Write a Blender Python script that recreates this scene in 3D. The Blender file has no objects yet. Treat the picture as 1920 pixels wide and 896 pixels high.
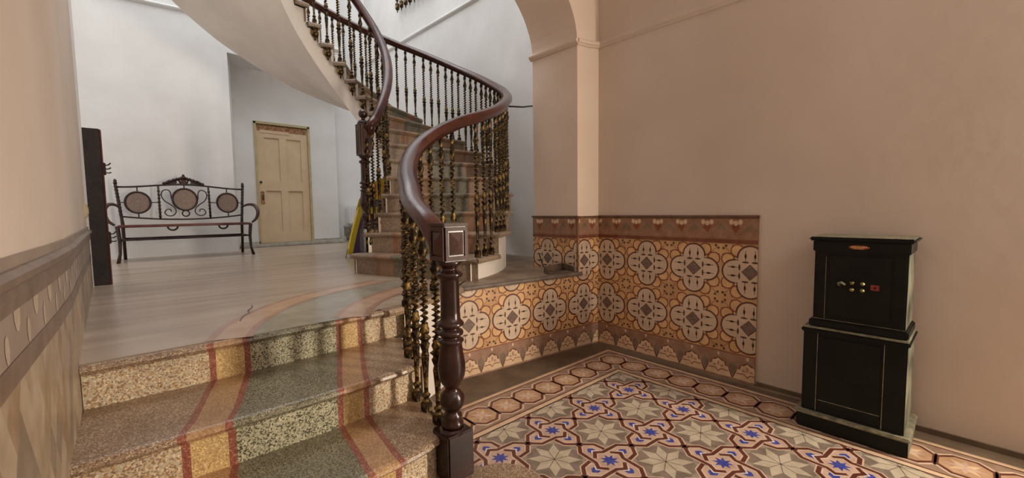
import bpy, bmesh, math, random
from mathutils import Vector, Matrix
random.seed(7)
PI = math.pi
col = bpy.context.scene.collection
scn = bpy.context.scene

# ---------------------------------------------------------------- camera
F_PX, YAW, PITCH, ROLL = 775.93, 0.7267, 0.0676, -0.0129
cyw, syw, cpt, spt = math.cos(YAW), math.sin(YAW), math.cos(PITCH), math.sin(PITCH)
fwd = Vector((syw*cpt, cyw*cpt, -spt)); rgt = Vector((cyw, -syw, 0)); upv = rgt.cross(fwd)
r2 = math.cos(ROLL)*rgt + math.sin(ROLL)*upv
u2 = -math.sin(ROLL)*rgt + math.cos(ROLL)*upv
cam_data = bpy.data.cameras.new('camera'); cam = bpy.data.objects.new('camera', cam_data); col.objects.link(cam)
cam_data.sensor_width = 36.0; cam_data.lens = F_PX/1920*36; cam_data.clip_start = .02
mw = Matrix((( r2.x, u2.x, -fwd.x, 0), (r2.y, u2.y, -fwd.y, 0), (r2.z, u2.z, -fwd.z, 1.28), (0, 0, 0, 1)))
cam.matrix_world = mw
scn.camera = cam

# ---------------------------------------------------------------- world, lights, exposure
world = bpy.data.worlds.new('world'); scn.world = world; world.use_nodes = True
bg = world.node_tree.nodes['Background']; bg.inputs[0].default_value = (0.86, 0.93, 1.0, 1); bg.inputs[1].default_value = 1.0

def area(name, loc, target, sx, sy, power, color):
    d = bpy.data.lights.new(name, 'AREA'); d.shape = 'RECTANGLE'; d.size = sx; d.size_y = sy
    d.energy = power; d.color = color
    o = bpy.data.objects.new(name, d); col.objects.link(o); o.location = loc
    o.rotation_euler = (Vector(target)-Vector(loc)).to_track_quat('-Z', 'Y').to_euler()
    return o
area('skylight', (1.4, 5.6, 8.6), (1.4, 5.6, 0), 4.2, 4.0, 190, (0.98, 0.98, 1.0))
area('entrance_daylight', (3.27, -1.95, 1.45), (0.95, 1.7, 0.8), 0.24, 1.7, 155, (1.0, 0.87, 0.70))
area('hall_fill', (1.3, -2.7, 3.6), (1.8, 2.5, 1.2), 2.6, 1.4, 24, (1.0, 0.93, 0.86))  # soft fill light added behind the camera to brighten the hall
area('side_passage_light', (-3.6, 6.2, 2.4), (2, 6.2, 2.0), 1.6, 2.2, 24, (0.97, 0.98, 1.0))  # area lamp in the side passage, facing the stairwell

scn.view_settings.view_transform = 'Standard'; scn.view_settings.look = 'None'
scn.view_settings.gamma = 1; scn.view_settings.use_curve_mapping = False
scn.view_settings.exposure = 0.0

# ---------------------------------------------------------------- helpers
def lin(c):
    return tuple(((v/255)/12.92 if v/255 <= .04045 else ((v/255+.055)/1.055)**2.4) for v in c)

def new_mat(name, rough=.5, metallic=0.0):
    m = bpy.data.materials.new(name); m.use_nodes = True
    b = m.node_tree.nodes['Principled BSDF']
    b.inputs['Roughness'].default_value = rough; b.inputs['Metallic'].default_value = metallic
    return m, m.node_tree, b

def mottled(name, c1, c2, scale=3.0, rough=.5, metallic=0.0, bump=0.0, bscale=None, detail=6.0, spec=None, lo=.35, hi=.65):
    """two-tone noise material"""
    m, nt, b = new_mat(name, rough, metallic)
    tc = nt.nodes.new('ShaderNodeTexCoord')
    n = nt.nodes.new('ShaderNodeTexNoise'); n.inputs['Scale'].default_value = scale; n.inputs['Detail'].default_value = detail
    r = nt.nodes.new('ShaderNodeValToRGB')
    r.color_ramp.elements[0].position = lo; r.color_ramp.elements[0].color = (*lin(c1), 1)
    r.color_ramp.elements[1].position = hi; r.color_ramp.elements[1].color = (*lin(c2), 1)
    nt.links.new(tc.outputs['Object'], n.inputs['Vector']); nt.links.new(n.outputs['Fac'], r.inputs['Fac'])
    nt.links.new(r.outputs['Color'], b.inputs['Base Color'])
    if bump:
        n2 = nt.nodes.new('ShaderNodeTexNoise'); n2.inputs['Scale'].default_value = bscale or scale*4; n2.inputs['Detail'].default_value = 5
        bp = nt.nodes.new('ShaderNodeBump'); bp.inputs['Strength'].default_value = bump; bp.inputs['Distance'].default_value = .01
        nt.links.new(tc.outputs['Object'], n2.inputs['Vector'])
        nt.links.new(n2.outputs['Fac'], bp.inputs['Height']); nt.links.new(bp.outputs['Normal'], b.inputs['Normal'])
    if spec is not None: b.inputs['Specular IOR Level'].default_value = spec
    return m

def terrazzo(name, base, chips, scale=110, rough=.35, amount=.5, bump=.0):
    """stone chips set in cement: voronoi cells recoloured, cement between"""
    m, nt, b = new_mat(name, rough)
    tc = nt.nodes.new('ShaderNodeTexCoord')
    v = nt.nodes.new('ShaderNodeTexVoronoi'); v.inputs['Scale'].default_value = scale
    nt.links.new(tc.outputs['Object'], v.inputs['Vector'])
    sep = nt.nodes.new('ShaderNodeSeparateColor'); nt.links.new(v.outputs['Color'], sep.inputs[0])
    r = nt.nodes.new('ShaderNodeValToRGB'); r.color_ramp.interpolation = 'CONSTANT'
    cols = [base]+list(chips)
    pos = [0.0]+[1-amount+amount*i/len(chips) for i in range(len(chips))]
    while len(r.color_ramp.elements) < len(cols): r.color_ramp.elements.new(.9)
    for e, p, c in zip(r.color_ramp.elements, pos, cols): e.position = p; e.color = (*lin(c), 1)
    nt.links.new(sep.outputs[0], r.inputs['Fac'])
    n = nt.nodes.new('ShaderNodeTexNoise'); n.inputs['Scale'].default_value = 5; n.inputs['Detail'].default_value = 5
    nt.links.new(tc.outputs['Object'], n.inputs['Vector'])
    mr = nt.nodes.new('ShaderNodeMapRange'); mr.inputs['From Min'].default_value = .3; mr.inputs['From Max'].default_value = .7
    mr.inputs['To Min'].default_value = .8; mr.inputs['To Max'].default_value = 1.12
    nt.links.new(n.outputs['Fac'], mr.inputs['Value'])
    mul = nt.nodes.new('ShaderNodeVectorMath'); mul.operation = 'SCALE'
    nt.links.new(r.outputs['Color'], mul.inputs[0]); nt.links.new(mr.outputs['Result'], mul.inputs['Scale'])
    nt.links.new(mul.outputs['Vector'], b.inputs['Base Color'])
    if bump:
        bp = nt.nodes.new('ShaderNodeBump'); bp.inputs['Strength'].default_value = bump; bp.inputs['Distance'].default_value = .003
        nt.links.new(sep.outputs[1], bp.inputs['Height']); nt.links.new(bp.outputs['Normal'], b.inputs['Normal'])
    return m

M = {}
M['plaster_white'] = mottled('plaster_white', (226, 224, 221), (236, 235, 233), 1.6, .85, bump=.15, bscale=14)
M['plaster_hall'] = mottled('plaster_hall', (200, 184, 171), (210, 195, 183), 1.2, .8, bump=.15, bscale=12)
M['plaster_pillar'] = mottled('plaster_pillar', (216, 196, 178), (224, 206, 190), 1.5, .8, bump=.1, bscale=12)
M['plaster_drum'] = mottled('plaster_drum', (222, 212, 202), (232, 224, 215), 2.5, .8, bump=.1, bscale=20)
M['cement'] = mottled('cement', (88, 73, 59), (112, 95, 77), 5, .6, bump=.2, bscale=30)
M['marble_floor'] = mottled('marble_floor', (164, 144, 126), (184, 166, 148), 1.8, .27, detail=9, bump=.03, bscale=60)
def veined(m):
    nt = m.node_tree; n = [x for x in nt.nodes if x.type == 'TEX_NOISE'][0]
    mp = nt.nodes.new('ShaderNodeMapping'); mp.inputs['Scale'].default_value = (.5, 3.5, 1); mp.inputs['Rotation'].default_value = (0, 0, .15)
    tc = [x for x in nt.nodes if x.type == 'TEX_COORD'][0]
    nt.links.new(tc.outputs['Object'], mp.inputs['Vector']); nt.links.new(mp.outputs['Vector'], n.inputs['Vector'])
veined(M['marble_floor'])
M['slab'] = mottled('slab', (120, 100, 82), (156, 134, 112), 6, .45, bump=.1, bscale=40)
M['slab_edge'] = mottled('slab_edge', (92, 80, 70), (120, 104, 92), 12, .5)
# terrazzo of the stairs
TZ = [(206, 180, 148), (120, 96, 78), (228, 208, 180), (160, 120, 92)]
M['t_plain'] = terrazzo('terrazzo_plain', (148, 124, 100), [(176, 150, 122), (108, 86, 70), (196, 176, 150), (136, 104, 82)], 260, .32, .55, .25)
M['t_red'] = terrazzo('terrazzo_red', (140, 82, 66), [(154, 96, 78), (122, 68, 56), (180, 128, 104)], 240, .35, .4, .2)
M['t_tan'] = terrazzo('terrazzo_tan', (172, 134, 96), [(184, 148, 108), (156, 118, 82), (196, 166, 128)], 240, .35, .5, .2)
M['t_gray'] = terrazzo('terrazzo_gray', (134, 128, 104), [(92, 88, 70), (166, 160, 134), (108, 102, 82), (74, 68, 54)], 260, .32, .55, .25)
M['r_plain'] = terrazzo('riser_plain', (198, 182, 156), [(160, 128, 98), (228, 212, 180), (146, 118, 90), (190, 150, 104)], 190, .5, .5, .4)
M['r_tan'] = terrazzo('riser_tan', (192, 160, 110), [(212, 182, 126), (172, 136, 84), (228, 200, 140)], 220, .5, .5, .4)
M['r_gray'] = terrazzo('riser_gray', (176, 170, 142), [(96, 92, 72), (204, 196, 168), (72, 70, 52), (130, 126, 98)], 200, .5, .5, .5)
M['s_plain'] = terrazzo('flight_plain', (138, 118, 100), [(158, 138, 118), (112, 94, 80), (172, 152, 132)], 200, .45, .5, .2)
M['s_red'] = mottled('flight_red', (136, 98, 76), (150, 110, 86), 9, .45)
M['s_tan'] = terrazzo('flight_tan', (152, 122, 96), [(164, 134, 108), (138, 108, 84)], 200, .45, .4, .2)
M['s_gray'] = terrazzo('flight_gray', (122, 114, 96), [(150, 142, 120), (84, 80, 68), (100, 94, 80)], 190, .45, .5, .3)
# polished stripes on the landing
M['l_red'] = mottled('landing_red', (166, 128, 110), (180, 144, 126), 6, .18)
M['l_tan'] = mottled('landing_tan', (186, 152, 124), (200, 168, 142), 6, .18)
M['l_gray'] = mottled('landing_gray', (148, 142, 126), (166, 160, 144), 6, .18)
# encaustic tiles
def flat(name, c, rough=.4, v=10, sc=14):
    return mottled(name, tuple(max(0, x-v) for x in c), tuple(min(255, x+v) for x in c), sc, rough, detail=4)
M['f_gray'] = flat('tile_gray', (150, 136, 122)); M['f_graydark'] = flat('tile_graydark', (126, 112, 100))
M['f_light'] = flat('tile_light', (184, 171, 150)); M['f_peach'] = flat('tile_peach', (190, 160, 143))
M['f_outline'] = flat('tile_outline', (206, 180, 158)); M['f_brown'] = flat('tile_brown', (94, 50, 40), v=6)
M['f_blue'] = flat('tile_blue', (62, 70, 148), v=14, sc=60); M['f_white'] = flat('tile_white', (214, 204, 206))
M['f_tan'] = flat('tile_tan', (176, 140, 110)); M['f_cream'] = flat('tile_cream', (204, 176, 146))
M['f_mauve'] = flat('tile_mauve', (148, 122, 104))
M['w_ochre'] = mottled('wall_tile_ochre', (182, 138, 96), (208, 166, 120), 5, .35)
M['w_ochre2'] = flat('wall_tile_ochre_light', (210, 168, 120)); M['w_pale'] = mottled('wall_tile_pale', (192, 168, 146), (208, 184, 160), 7, .35)
M['w_dark'] = flat('wall_tile_dark', (92, 50, 36), v=8); M['w_line'] = flat('wall_tile_line', (128, 70, 42), v=8)
M['w_motif'] = flat('wall_tile_motif', (84, 58, 44), v=6); M['w_diamond'] = flat('wall_tile_diamond', (112, 90, 82), v=10, sc=50)
M['w_mauve'] = flat('wall_tile_mauve', (150, 116, 96)); M['w_brown'] = flat('wall_tile_brown', (144, 106, 80))
M['w_flower'] = flat('wall_tile_flower', (212, 182, 150)); M['w_pink'] = flat('wall_tile_pink', (176, 132, 110))
M['w_grey'] = flat('wall_tile_grey', (124, 106, 88)); M['w_band'] = flat('wall_tile_band', (116, 66, 44), v=8)
M['w_joint'] = flat('wall_tile_joint', (214, 180, 140)); M['w_cornice'] = flat('wall_tile_cornice', (100, 72, 54))
# faded left wall tiles
M['q1'] = flat('faded_tile_sand', (160, 140, 116)); M['q2'] = flat('faded_tile_ochre', (150, 126, 100)); M['q3'] = flat('faded_tile_grey', (136, 120, 104))
M['q4'] = flat('faded_tile_cream', (172, 154, 132)); M['q_mauve'] = mottled('faded_mauve', (140, 124, 112), (158, 142, 130), 4, .5)
M['q_band'] = flat('faded_band', (118, 98, 84)); M['q_flower'] = flat('faded_flower', (178, 160, 140))
# metals, woods
M['rail_wood'] = mottled('varnished_wood', (56, 27, 21), (84, 43, 34), 9, .24, bump=.05, bscale=60)
M['newel_wood'] = mottled('dark_wood', (30, 16, 14), (54, 28, 23), 9, .24)
M['newel_sheen'] = mottled('newel_sheen_wood', (66, 46, 39), (88, 64, 55), 9, .5, spec=.3)  # lighter than the post wood: reflection on the block put into the colour
M['brass'] = mottled('old_brass', (44, 34, 25), (160, 130, 78), 34, .42, .8, bump=.5, bscale=120, lo=.46, hi=.70)
M['bench_iron'] = mottled('bench_iron', (34, 22, 20), (64, 38, 32), 14, .4, .3)
M['bench_seat'] = mottled('bench_seat_wood', (82, 36, 28), (116, 56, 42), 10, .4)
M['bench_arm'] = mottled('bench_arm', (58, 34, 28), (84, 52, 42), 10, .4)
M['cane'] = mottled('cane', (140, 118, 106), (160, 138, 124), 40, .7)
M['door_paint'] = mottled('door_paint', (212, 186, 150), (220, 197, 162), 4, .55, bump=.05)
M['door_frame'] = mottled('door_frame_paint', (180, 164, 122), (196, 180, 140), 8, .6)
M['rust_wood'] = mottled('bare_wood', (120, 70, 40), (190, 150, 110), 30, .8)
M['marble_step'] = mottled('marble_step', (158, 154, 142), (190, 186, 174), 14, .4)
M['iron_dark'] = mottled('iron_dark', (22, 17, 15), (44, 30, 26), 8, .6, bump=.3, bscale=30)
M['red_rust'] = mottled('red_rust', (70, 22, 18), (104, 36, 28), 14, .7)
M['safe_black'] = mottled('safe_paint', (9, 10, 9), (18, 19, 16), 7, .5, spec=.25, bump=.15, bscale=30)
M['safe_worn'] = mottled('safe_worn_edge', (92, 92, 76), (150, 144, 122), 30, .5, lo=.3, hi=.7)
M['safe_side'] = mottled('safe_side', (40, 44, 36), (120, 118, 98), 5, .5)
M['brass_knob'] = mottled('brass_knob', (110, 104, 70), (170, 160, 110), 20, .3, .8)
M['safe_red'] = mottled('safe_red', (120, 40, 34), (150, 56, 46), 20, .5)
M['badge'] = mottled('badge_copper', (120, 60, 34), (170, 104, 60), 40, .4, .5)
M['badge_text'] = mottled('badge_text', (214, 180, 130), (226, 196, 150), 40, .4)
M['steel'] = mottled('steel', (120, 120, 116), (160, 160, 155), 20, .4, .6)
M['white_gloss'] = mottled('white_enamel', (220, 220, 220), (232, 232, 232), 5, .25)
M['yellow'] = mottled('yellow_paint', (206, 180, 36), (222, 198, 56), 5, .5)
M['purple'] = mottled('purple_paint', (84, 66, 104), (98, 78, 118), 5, .5)
M['slate'] = mottled('slate_paint', (98, 96, 118), (112, 108, 128), 5, .5)
M['red_paint'] = mottled('red_paint', (196, 36, 58), (212, 50, 70), 5, .5)
M['orange_paint'] = mottled('orange_paint', (214, 160, 40), (224, 172, 52), 5, .5)
M['tray_metal'] = mottled('tray_metal', (60, 44, 34), (104, 84, 66), 14, .6)
M['switch'] = mottled('switch_plastic', (190, 176, 140), (204, 190, 156), 10, .5)

class MB:
    def __init__(s): s.v = []; s.f = []; s.m = []; s.mats = []; s.sm = []
    def mi(s, m):
        if m not in s.mats: s.mats.append(m)
        return s.mats.index(m)
    def add(s, vs, fs, mat, smooth=False):
        o = len(s.v); s.v += [tuple(v) for v in vs]; k = s.mi(mat)
        for f in fs: s.f.append([i+o for i in f]); s.m.append(k); s.sm.append(smooth)
        return s
    def box(s, p0, p1, mat):
        x0, y0, z0 = p0; x1, y1, z1 = p1
        return s.add([(x0,y0,z0),(x1,y0,z0),(x1,y1,z0),(x0,y1,z0),(x0,y0,z1),(x1,y0,z1),(x1,y1,z1),(x0,y1,z1)],
              [(0,3,2,1),(4,5,6,7),(0,1,5,4),(1,2,6,5),(2,3,7,6),(3,0,4,7)], mat)
    def bevbox(s, p0, p1, mat, b=.008):
        """box with chamfered edges"""
        bm = bmesh.new(); bmesh.ops.create_cube(bm, size=1)
        for v in bm.verts:
            v.co = Vector([(p0[i]+p1[i])/2 + v.co[i]*(p1[i]-p0[i]) for i in range(3)])
        bmesh.ops.bevel(bm, geom=bm.edges[:]+bm.verts[:], offset=b, segments=2, affect='EDGES')
        bm.verts.index_update()
        s.add([v.co[:] for v in bm.verts], [[v.index for v in f.verts] for f in bm.faces], mat); bm.free(); return s
    def prism(s, poly, z0, z1, mat, sidemat=None):
        n = len(poly)
        s.add([(x, y, z0) for x, y in poly]+[(x, y, z1) for x, y in poly],
              [list(range(n))[::-1], [n+i for i in range(n)]], mat)
        s.add([(x, y, z0) for x, y in poly]+[(x, y, z1) for x, y in poly],
              [(i, (i+1) % n, n+(i+1) % n, n+i) for i in range(n)], sidemat or mat); return s
    def lathe(s, prof, mat, seg=20, c=(0, 0), mod=None, smooth=True):
        vs = []; fs = []
        for i, (r, z) in enumerate(prof):
            for k in range(seg):
                a = 2*PI*k/seg; rr = r if mod is None else mod(r, z, a, i)
                vs.append((c[0]+rr*math.cos(a), c[1]+rr*math.sin(a), z))
        for i in range(len(prof)-1):
            for k in range(seg): fs.append((i*seg+k, i*seg+(k+1) % seg, (i+1)*seg+(k+1) % seg, (i+1)*seg+k))
        fs.append(list(range(seg))[::-1]); fs.append([(len(prof)-1)*seg+k for k in range(seg)])
        return s.add(vs, fs, mat, smooth)
    def tube(s, pts, r, mat, seg=10, smooth=True, closed=False):
        pts = [Vector(p) for p in pts]; n = len(pts); vs = []; prev = None
        rad = r if isinstance(r, (list, tuple)) else [r]*n
        for i, p in enumerate(pts):
            a = pts[i-1] if (i > 0 or closed) else p; b = pts[(i+1) % n] if (i < n-1 or closed) else p
            t = (b-a).normalized()
            if prev is None: side = t.cross(Vector((0, 0, 1)) if abs(t.z) < .9 else Vector((1, 0, 0))).normalized()
            else: side = (prev-t*prev.dot(t)).normalized()
            prev = side; up = t.cross(side)
            for k in range(seg):
                q = 2*PI*k/seg; vs.append(p+rad[i]*(math.cos(q)*side+math.sin(q)*up))
        fs = [(i*seg+k, i*seg+(k+1) % seg, ((i+1) % n)*seg+(k+1) % seg, ((i+1) % n)*seg+k) for i in range(n if closed else n-1) for k in range(seg)]
        if not closed: fs += [list(range(seg))[::-1], [(n-1)*seg+k for k in range(seg)]]
        return s.add(vs, fs, mat, smooth)
    def sweep(s, pts, prof, mat, smooth=True, matf=None):
        """profile (side, up) swept along pts, kept level"""
        pts = [Vector(p) for p in pts]; n = len(pts); vs = []; k = len(prof)
        for i, p in enumerate(pts):
            t = (pts[min(i+1, n-1)]-pts[max(i-1, 0)]).normalized()
            side = Vector((t.y, -t.x, 0)).normalized(); up = side.cross(t)
            if up.z < 0: up = -up
            for a, b in prof: vs.append(p+side*a+up*b)
        fs = [(i*k+j, i*k+(j+1) % k, (i+1)*k+(j+1) % k, (i+1)*k+j) for i in range(n-1) for j in range(k)]
        fs += [list(range(k))[::-1], [(n-1)*k+j for j in range(k)]]
        return s.add(vs, fs, mat, smooth)
    def build(s, name, parent=None, origin=None, fix=True):
        me = bpy.data.meshes.new(name)
        vs = s.v
        if origin is not None: vs = [(a-origin[0], b-origin[1], c-origin[2]) for a, b, c in s.v]
        me.from_pydata(vs, [], s.f)
        for m in s.mats: me.materials.append(M[m])
        for p, k, q in zip(me.polygons, s.m, s.sm): p.material_index = k; p.use_smooth = q
        me.validate(); me.update()
        if fix:
            bm = bmesh.new(); bm.from_mesh(me); bmesh.ops.recalc_face_normals(bm, faces=bm.faces[:]); bm.to_mesh(me); bm.free()
        o = bpy.data.objects.new(name, me); col.objects.link(o)
        if origin is not None: o.location = origin
        if parent: o.parent = parent
        return o

def tag(o, label=None, cat=None, group=None, kind=None):
    if label: o['label'] = label
    if cat: o['category'] = cat
    if group: o['group'] = group
    if kind: o['kind'] = kind
    return o
def empty(name, loc=(0, 0, 0), rz=0):
    o = bpy.data.objects.new(name, None); o.empty_display_size = .1; col.objects.link(o)
    o.location = loc; o.rotation_euler = (0, 0, rz); return o
def struct(o, label, cat='structure'): return tag(o, label, cat, kind='structure')

def catmull(pts, n=8):
    pts = [Vector(p) for p in pts]; P = [pts[0]*2-pts[1]]+pts+[pts[-1]*2-pts[-2]]; out = []
    for i in range(1, len(P)-2):
        p0, p1, p2, p3 = P[i-1:i+3]
        for k in range(n):
            t = k/n
            out.append(.5*((2*p1)+(p2-p0)*t+(2*p0-5*p1+4*p2-p3)*t*t+(3*p1-p0-3*p2+p3)*t**3))
    out.append(pts[-1]); return out
def interp(tab, x):
    if x <= tab[0][0]: return tab[0][1]
    for (a, b), (c, d) in zip(tab, tab[1:]):
        if x <= c: return b+(d-b)*(x-a)/(c-a)
    return tab[-1][1]

# ---------------------------------------------------------------- 2-D inlay helper (tile patterns as real thin inlays)
class Inlay:
    def __init__(s): s.p = []
    def poly(s, layer, mat, pts): s.p.append((layer, mat, [tuple(q) for q in pts]))
    def disc(s, layer, mat, c, rx, ry=None, n=20, rot=0):
        ry = ry or rx; cr, sr = math.cos(rot), math.sin(rot); q = []
        for k in range(n):
            x, y = rx*math.cos(2*PI*k/n), ry*math.sin(2*PI*k/n); q.append((c[0]+x*cr-y*sr, c[1]+x*sr+y*cr))
        s.poly(layer, mat, q)
    def fan(s, layer, mat, c, pts):
        for i in range(len(pts)): s.poly(layer, mat, [c, pts[i], pts[(i+1) % len(pts)]])
    def stroke(s, layer, mat, pts, w, closed=False):
        n = len(pts); L = []; R = []
        for i in range(n):
            p = pts[i]
            a = pts[i-1] if (i > 0 or closed) else None; b = pts[(i+1) % n] if (i < n-1 or closed) else None
            def dr(p, q): l = math.hypot(q[0]-p[0], q[1]-p[1]) or 1e-9; return ((q[0]-p[0])/l, (q[1]-p[1])/l)
            if a is None: d = dr(p, b); nx, ny, k = -d[1], d[0], 1
            elif b is None: d = dr(a, p); nx, ny, k = -d[1], d[0], 1
            else:
                d1, d2 = dr(a, p), dr(p, b); nx, ny = -(d1[1]+d2[1]), d1[0]+d2[0]; l = math.hypot(nx, ny) or 1e-9
                nx /= l; ny /= l; k = 1/max(.4, nx*-d1[1]+ny*d1[0])
            L.append((p[0]+nx*w/2*k, p[1]+ny*w/2*k)); R.append((p[0]-nx*w/2*k, p[1]-ny*w/2*k))
        for i in range(n if closed else n-1):
            j = (i+1) % n; s.poly(layer, mat, [L[i], L[j], R[j], R[i]])
    def place(s, o, T):
        """copy polys of another inlay through transform T"""
        for l, m, q in o.p: s.p.append((l, m, [T(*a) for a in q]))
    def clip(s, edges):
        out = []
        for l, m, q in s.p:
            for (a, b, c) in edges:      # keep a*x+b*y+c >= 0
                r = []
                for i in range(len(q)):
                    p, t = q[i], q[(i+1) % len(q)]; dp = a*p[0]+b*p[1]+c; dt = a*t[0]+b*t[1]+c
                    if dp >= 0: r.append(p)
                    if (dp >= 0) != (dt >= 0):
                        k = dp/(dp-dt); r.append((p[0]+(t[0]-p[0])*k, p[1]+(t[1]-p[1])*k))
                q = r
                if len(q) < 3: break
            if len(q) >= 3: out.append((l, m, q))
        s.p = out
    def to(s, mb, f, dh=.0004):
        for i, (l, m, q) in enumerate(s.p):
            mb.add([f(x, y, dh*l) for x, y in q], [list(range(len(q)))], m)
def rect_clip(x0, y0, x1, y1): return [(1, 0, -x0), (-1, 0, x1), (0, 1, -y0), (0, -1, y1)]

# ================================================================ SETTING
LZ = .71                                     # landing height
# ---- hall floor with encaustic tiles
CS = .3977; GX, GY = 2.509, 1.5954
def cell_pattern():
    c = Inlay()
    def rot(p, k):
        x, y = p
        for _ in range(k): x, y = -y, x
        return (x, y)
    # field round the blue star: four lobes and a centre
    lobe = [(0, -.5), (.145, -.36), (.165, -.08), (-.165, -.08), (-.145, -.36)]
    for k in range(4):
        q = [rot(p, k) for p in lobe]
        c.poly(1+.2*k, 'f_peach', q)
        A = [rot(p, k) for p in [(0, -.5), (.145, -.36), (.168, -.09), (.235, 0), (.155, .1)]]
        B = [rot(p, k) for p in [(0, -.5), (-.145, -.36), (-.16, -.2)]]
        c.stroke(2, 'f_outline', A, .085); c.stroke(2, 'f_outline', B, .085)
        c.stroke(4, 'f_brown', A, .048); c.stroke(4, 'f_brown', B, .048)
        c.poly(3, 'f_blue', [rot(p, k) for p in [(0, -.36), (.055, -.31), (.05, -.245), (0, -.285), (-.05, -.245), (-.055, -.31)]])
        c.stroke(5, 'f_white', [rot(p, k) for p in [(-.06, -.235), (0, -.285), (.06, -.235)]], .018)
    c.disc(1.8, 'f_peach', (0, 0), .21, n=8)
    st = [((.125 if i % 2 == 0 else .062)*math.cos(i*PI/8+PI/8), (.125 if i % 2 == 0 else .062)*math.sin(i*PI/8+PI/8)) for i in range(16)]
    c.fan(3, 'f_blue', (0, 0), st)
    # big pale star in the middle of four
    for k in range(8):
        a = k*PI/4
        P = lambda r, t: (.5+r*math.cos(t), .5+r*math.sin(t))
        c.poly(2, 'f_light', [P(.004, a), P(.19, a-PI/8), P(.35, a), P(.19, a+PI/8)])
        c.stroke(3, 'f_graydark', [P(.0, a+PI/8), P(.19, a+PI/8)], .011)
        c.poly(1, 'f_graydark', [P(.19, a+PI/8), P(.35, a), P(.40, a+PI/8), P(.35, a+PI/4)])
    return c
fl = Inlay()
cp = cell_pattern()
def cl(u, v): return (GX-u*CS, GY-v*CS)
# base colours
fl.poly(1, 'f_mauve', [cl(-1.53, -1.53), cl(6.9, -1.53), cl(6.9, 9), cl(-1.53, 9)])
main = Inlay(); main.poly(0, 'f_gray', [(-.6, -.6), (6.9, -.6), (6.9, 9), (-.6, 9)])
for i in range(-1, 7):
    for j in range(-1, 9):
        main.place(cp, lambda x, y, i=i, j=j: (x+i, y+j))
main.clip(rect_clip(-.6, -.6, 6.85, 8.9))
fl.p += [(l+2, m, [cl(*q) for q in pts]) for l, m, pts in main.p]
br = Inlay()
for (o, w, m, l) in [(1.49, .075, 'f_cream', 2), (1.44, .022, 'f_brown', 3), (1.53, .018, 'f_mauve', 3), (.70, .024, 'f_brown', 3), (.645, .085, 'f_cream', 2), (.585, .024, 'f_brown', 4)]:
    br.stroke(l, m, [(7, -o), (-o, -o), (-o, 9)], w)
def octa(c, r): return [(c[0]+r*math.cos(PI/8+k*PI/4), c[1]+r*math.sin(PI/8+k*PI/4)) for k in range(8)]
cent = [(-1.05+.505*k, -1.06) for k in range(0, 16)]+[(-1.05, -1.06+.51*k) for k in range(1, 20)]
for (u, v) in cent:
    br.fan(3, 'f_outline', (u, v), octa((u, v), .325)); br.fan(4, 'f_brown', (u, v), octa((u, v), .29))
    br.fan(5, 'f_tan', (u, v), octa((u, v), .243))
    for k in range(8):
        a = k*PI/4; P = lambda r, t: (u+r*math.cos(t), v+r*math.sin(t))
        br.poly(6, 'f_cream' if k % 2 else 'f_peach', [P(.0, a), P(.09, a-PI/8), P(.19, a), P(.09, a+PI/8)])
br.clip(rect_clip(-1.56, -1.56, 6.9, 9))
fl.p += [(l, m, [cl(*q) for q in pts]) for l, m, pts in br.p]
mb = MB()
mb.box((-.6, -2.8, -.12), (3.6, 3.2, 0), 'cement')
fl.to(mb, lambda x, y, h: (x, y, .0004+h))
struct(mb.build('floor', fix=False), 'patterned cement tile floor of the hall with star tiles and an octagon border', 'floor')

# ---- walls of the hall
RX = 3.245
mb = MB(); mb.box((RX, -2.8, -.12), (RX+.3, -2.5, 5.0), 'plaster_hall'); mb.box((RX, -1.4, -.12), (RX+.3, 2.42, 5.0), 'plaster_hall'); mb.box((RX, -2.5, 2.5), (RX+.3, -1.4, 5.0), 'plaster_hall')
struct(mb.build('wall_right'), 'warm beige plaster wall of the hall behind the safe', 'wall')
mb = MB()
LW = [(-.21, -2.8), (-.215, 1.8), (-.224, 2.25), (-.25, 2.75), (-.34, 4.72)]
mb.prism(LW[:-1]+[(-.334, 4.66), (-.62, 4.66), (-.62, -2.8)], -.12, 5.0, 'plaster_hall')
mb.prism([(-.334, 4.60), (-.325, 4.73), (-.62, 4.73), (-.62, 4.60)], -.12, 5.0, 'plaster_white')
struct(mb.build('wall_left'), 'beige plaster wall at the left edge beside the entrance steps', 'wall')
mb = MB()
mb.box((-.6, -3.0, -.12), (3.6, -2.8, 2.8), 'plaster_hall'); mb.box((-.6, -3.0, 4.4), (3.6, -2.8, 5.0), 'plaster_hall')  # high opening left in front of the added fill light
mb.box((-.6, -3.0, 2.8), (0, -2.8, 4.4), 'plaster_hall'); mb.box((2.6, -3.0, 2.8), (3.6, -2.8, 4.4), 'plaster_hall')
struct(mb.build('wall_entrance'), 'entrance wall of the hall with a high opening at the fill light', 'wall')
mb = MB(); mb.box((-.62, -3.0, 5.0), (3.56, 3.0, 5.15), 'plaster_hall')
struct(mb.build('ceiling'), 'plain plaster ceiling of the hall', 'ceiling')
# ---- arch wall with pillar
mb = MB()
xs = 2.97; zc = 2.77; ax = 1.6; bz = .97; cx0 = 1.37
arc = [(cx0+ax*math.cos(t*PI/40), zc+bz*math.sin(t*PI/40)) for t in range(0, 41)]
Y0, Y1 = 2.425, 3.0
yf = lambda x: 2.406+(3.212-x)*.1137 if x < 3.212 else 2.40     # slightly skewed front face
out = [(RX+.3, -.1), (RX+.3, 5.0), (-.5, 5.0), (-.5, -.1)]
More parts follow.
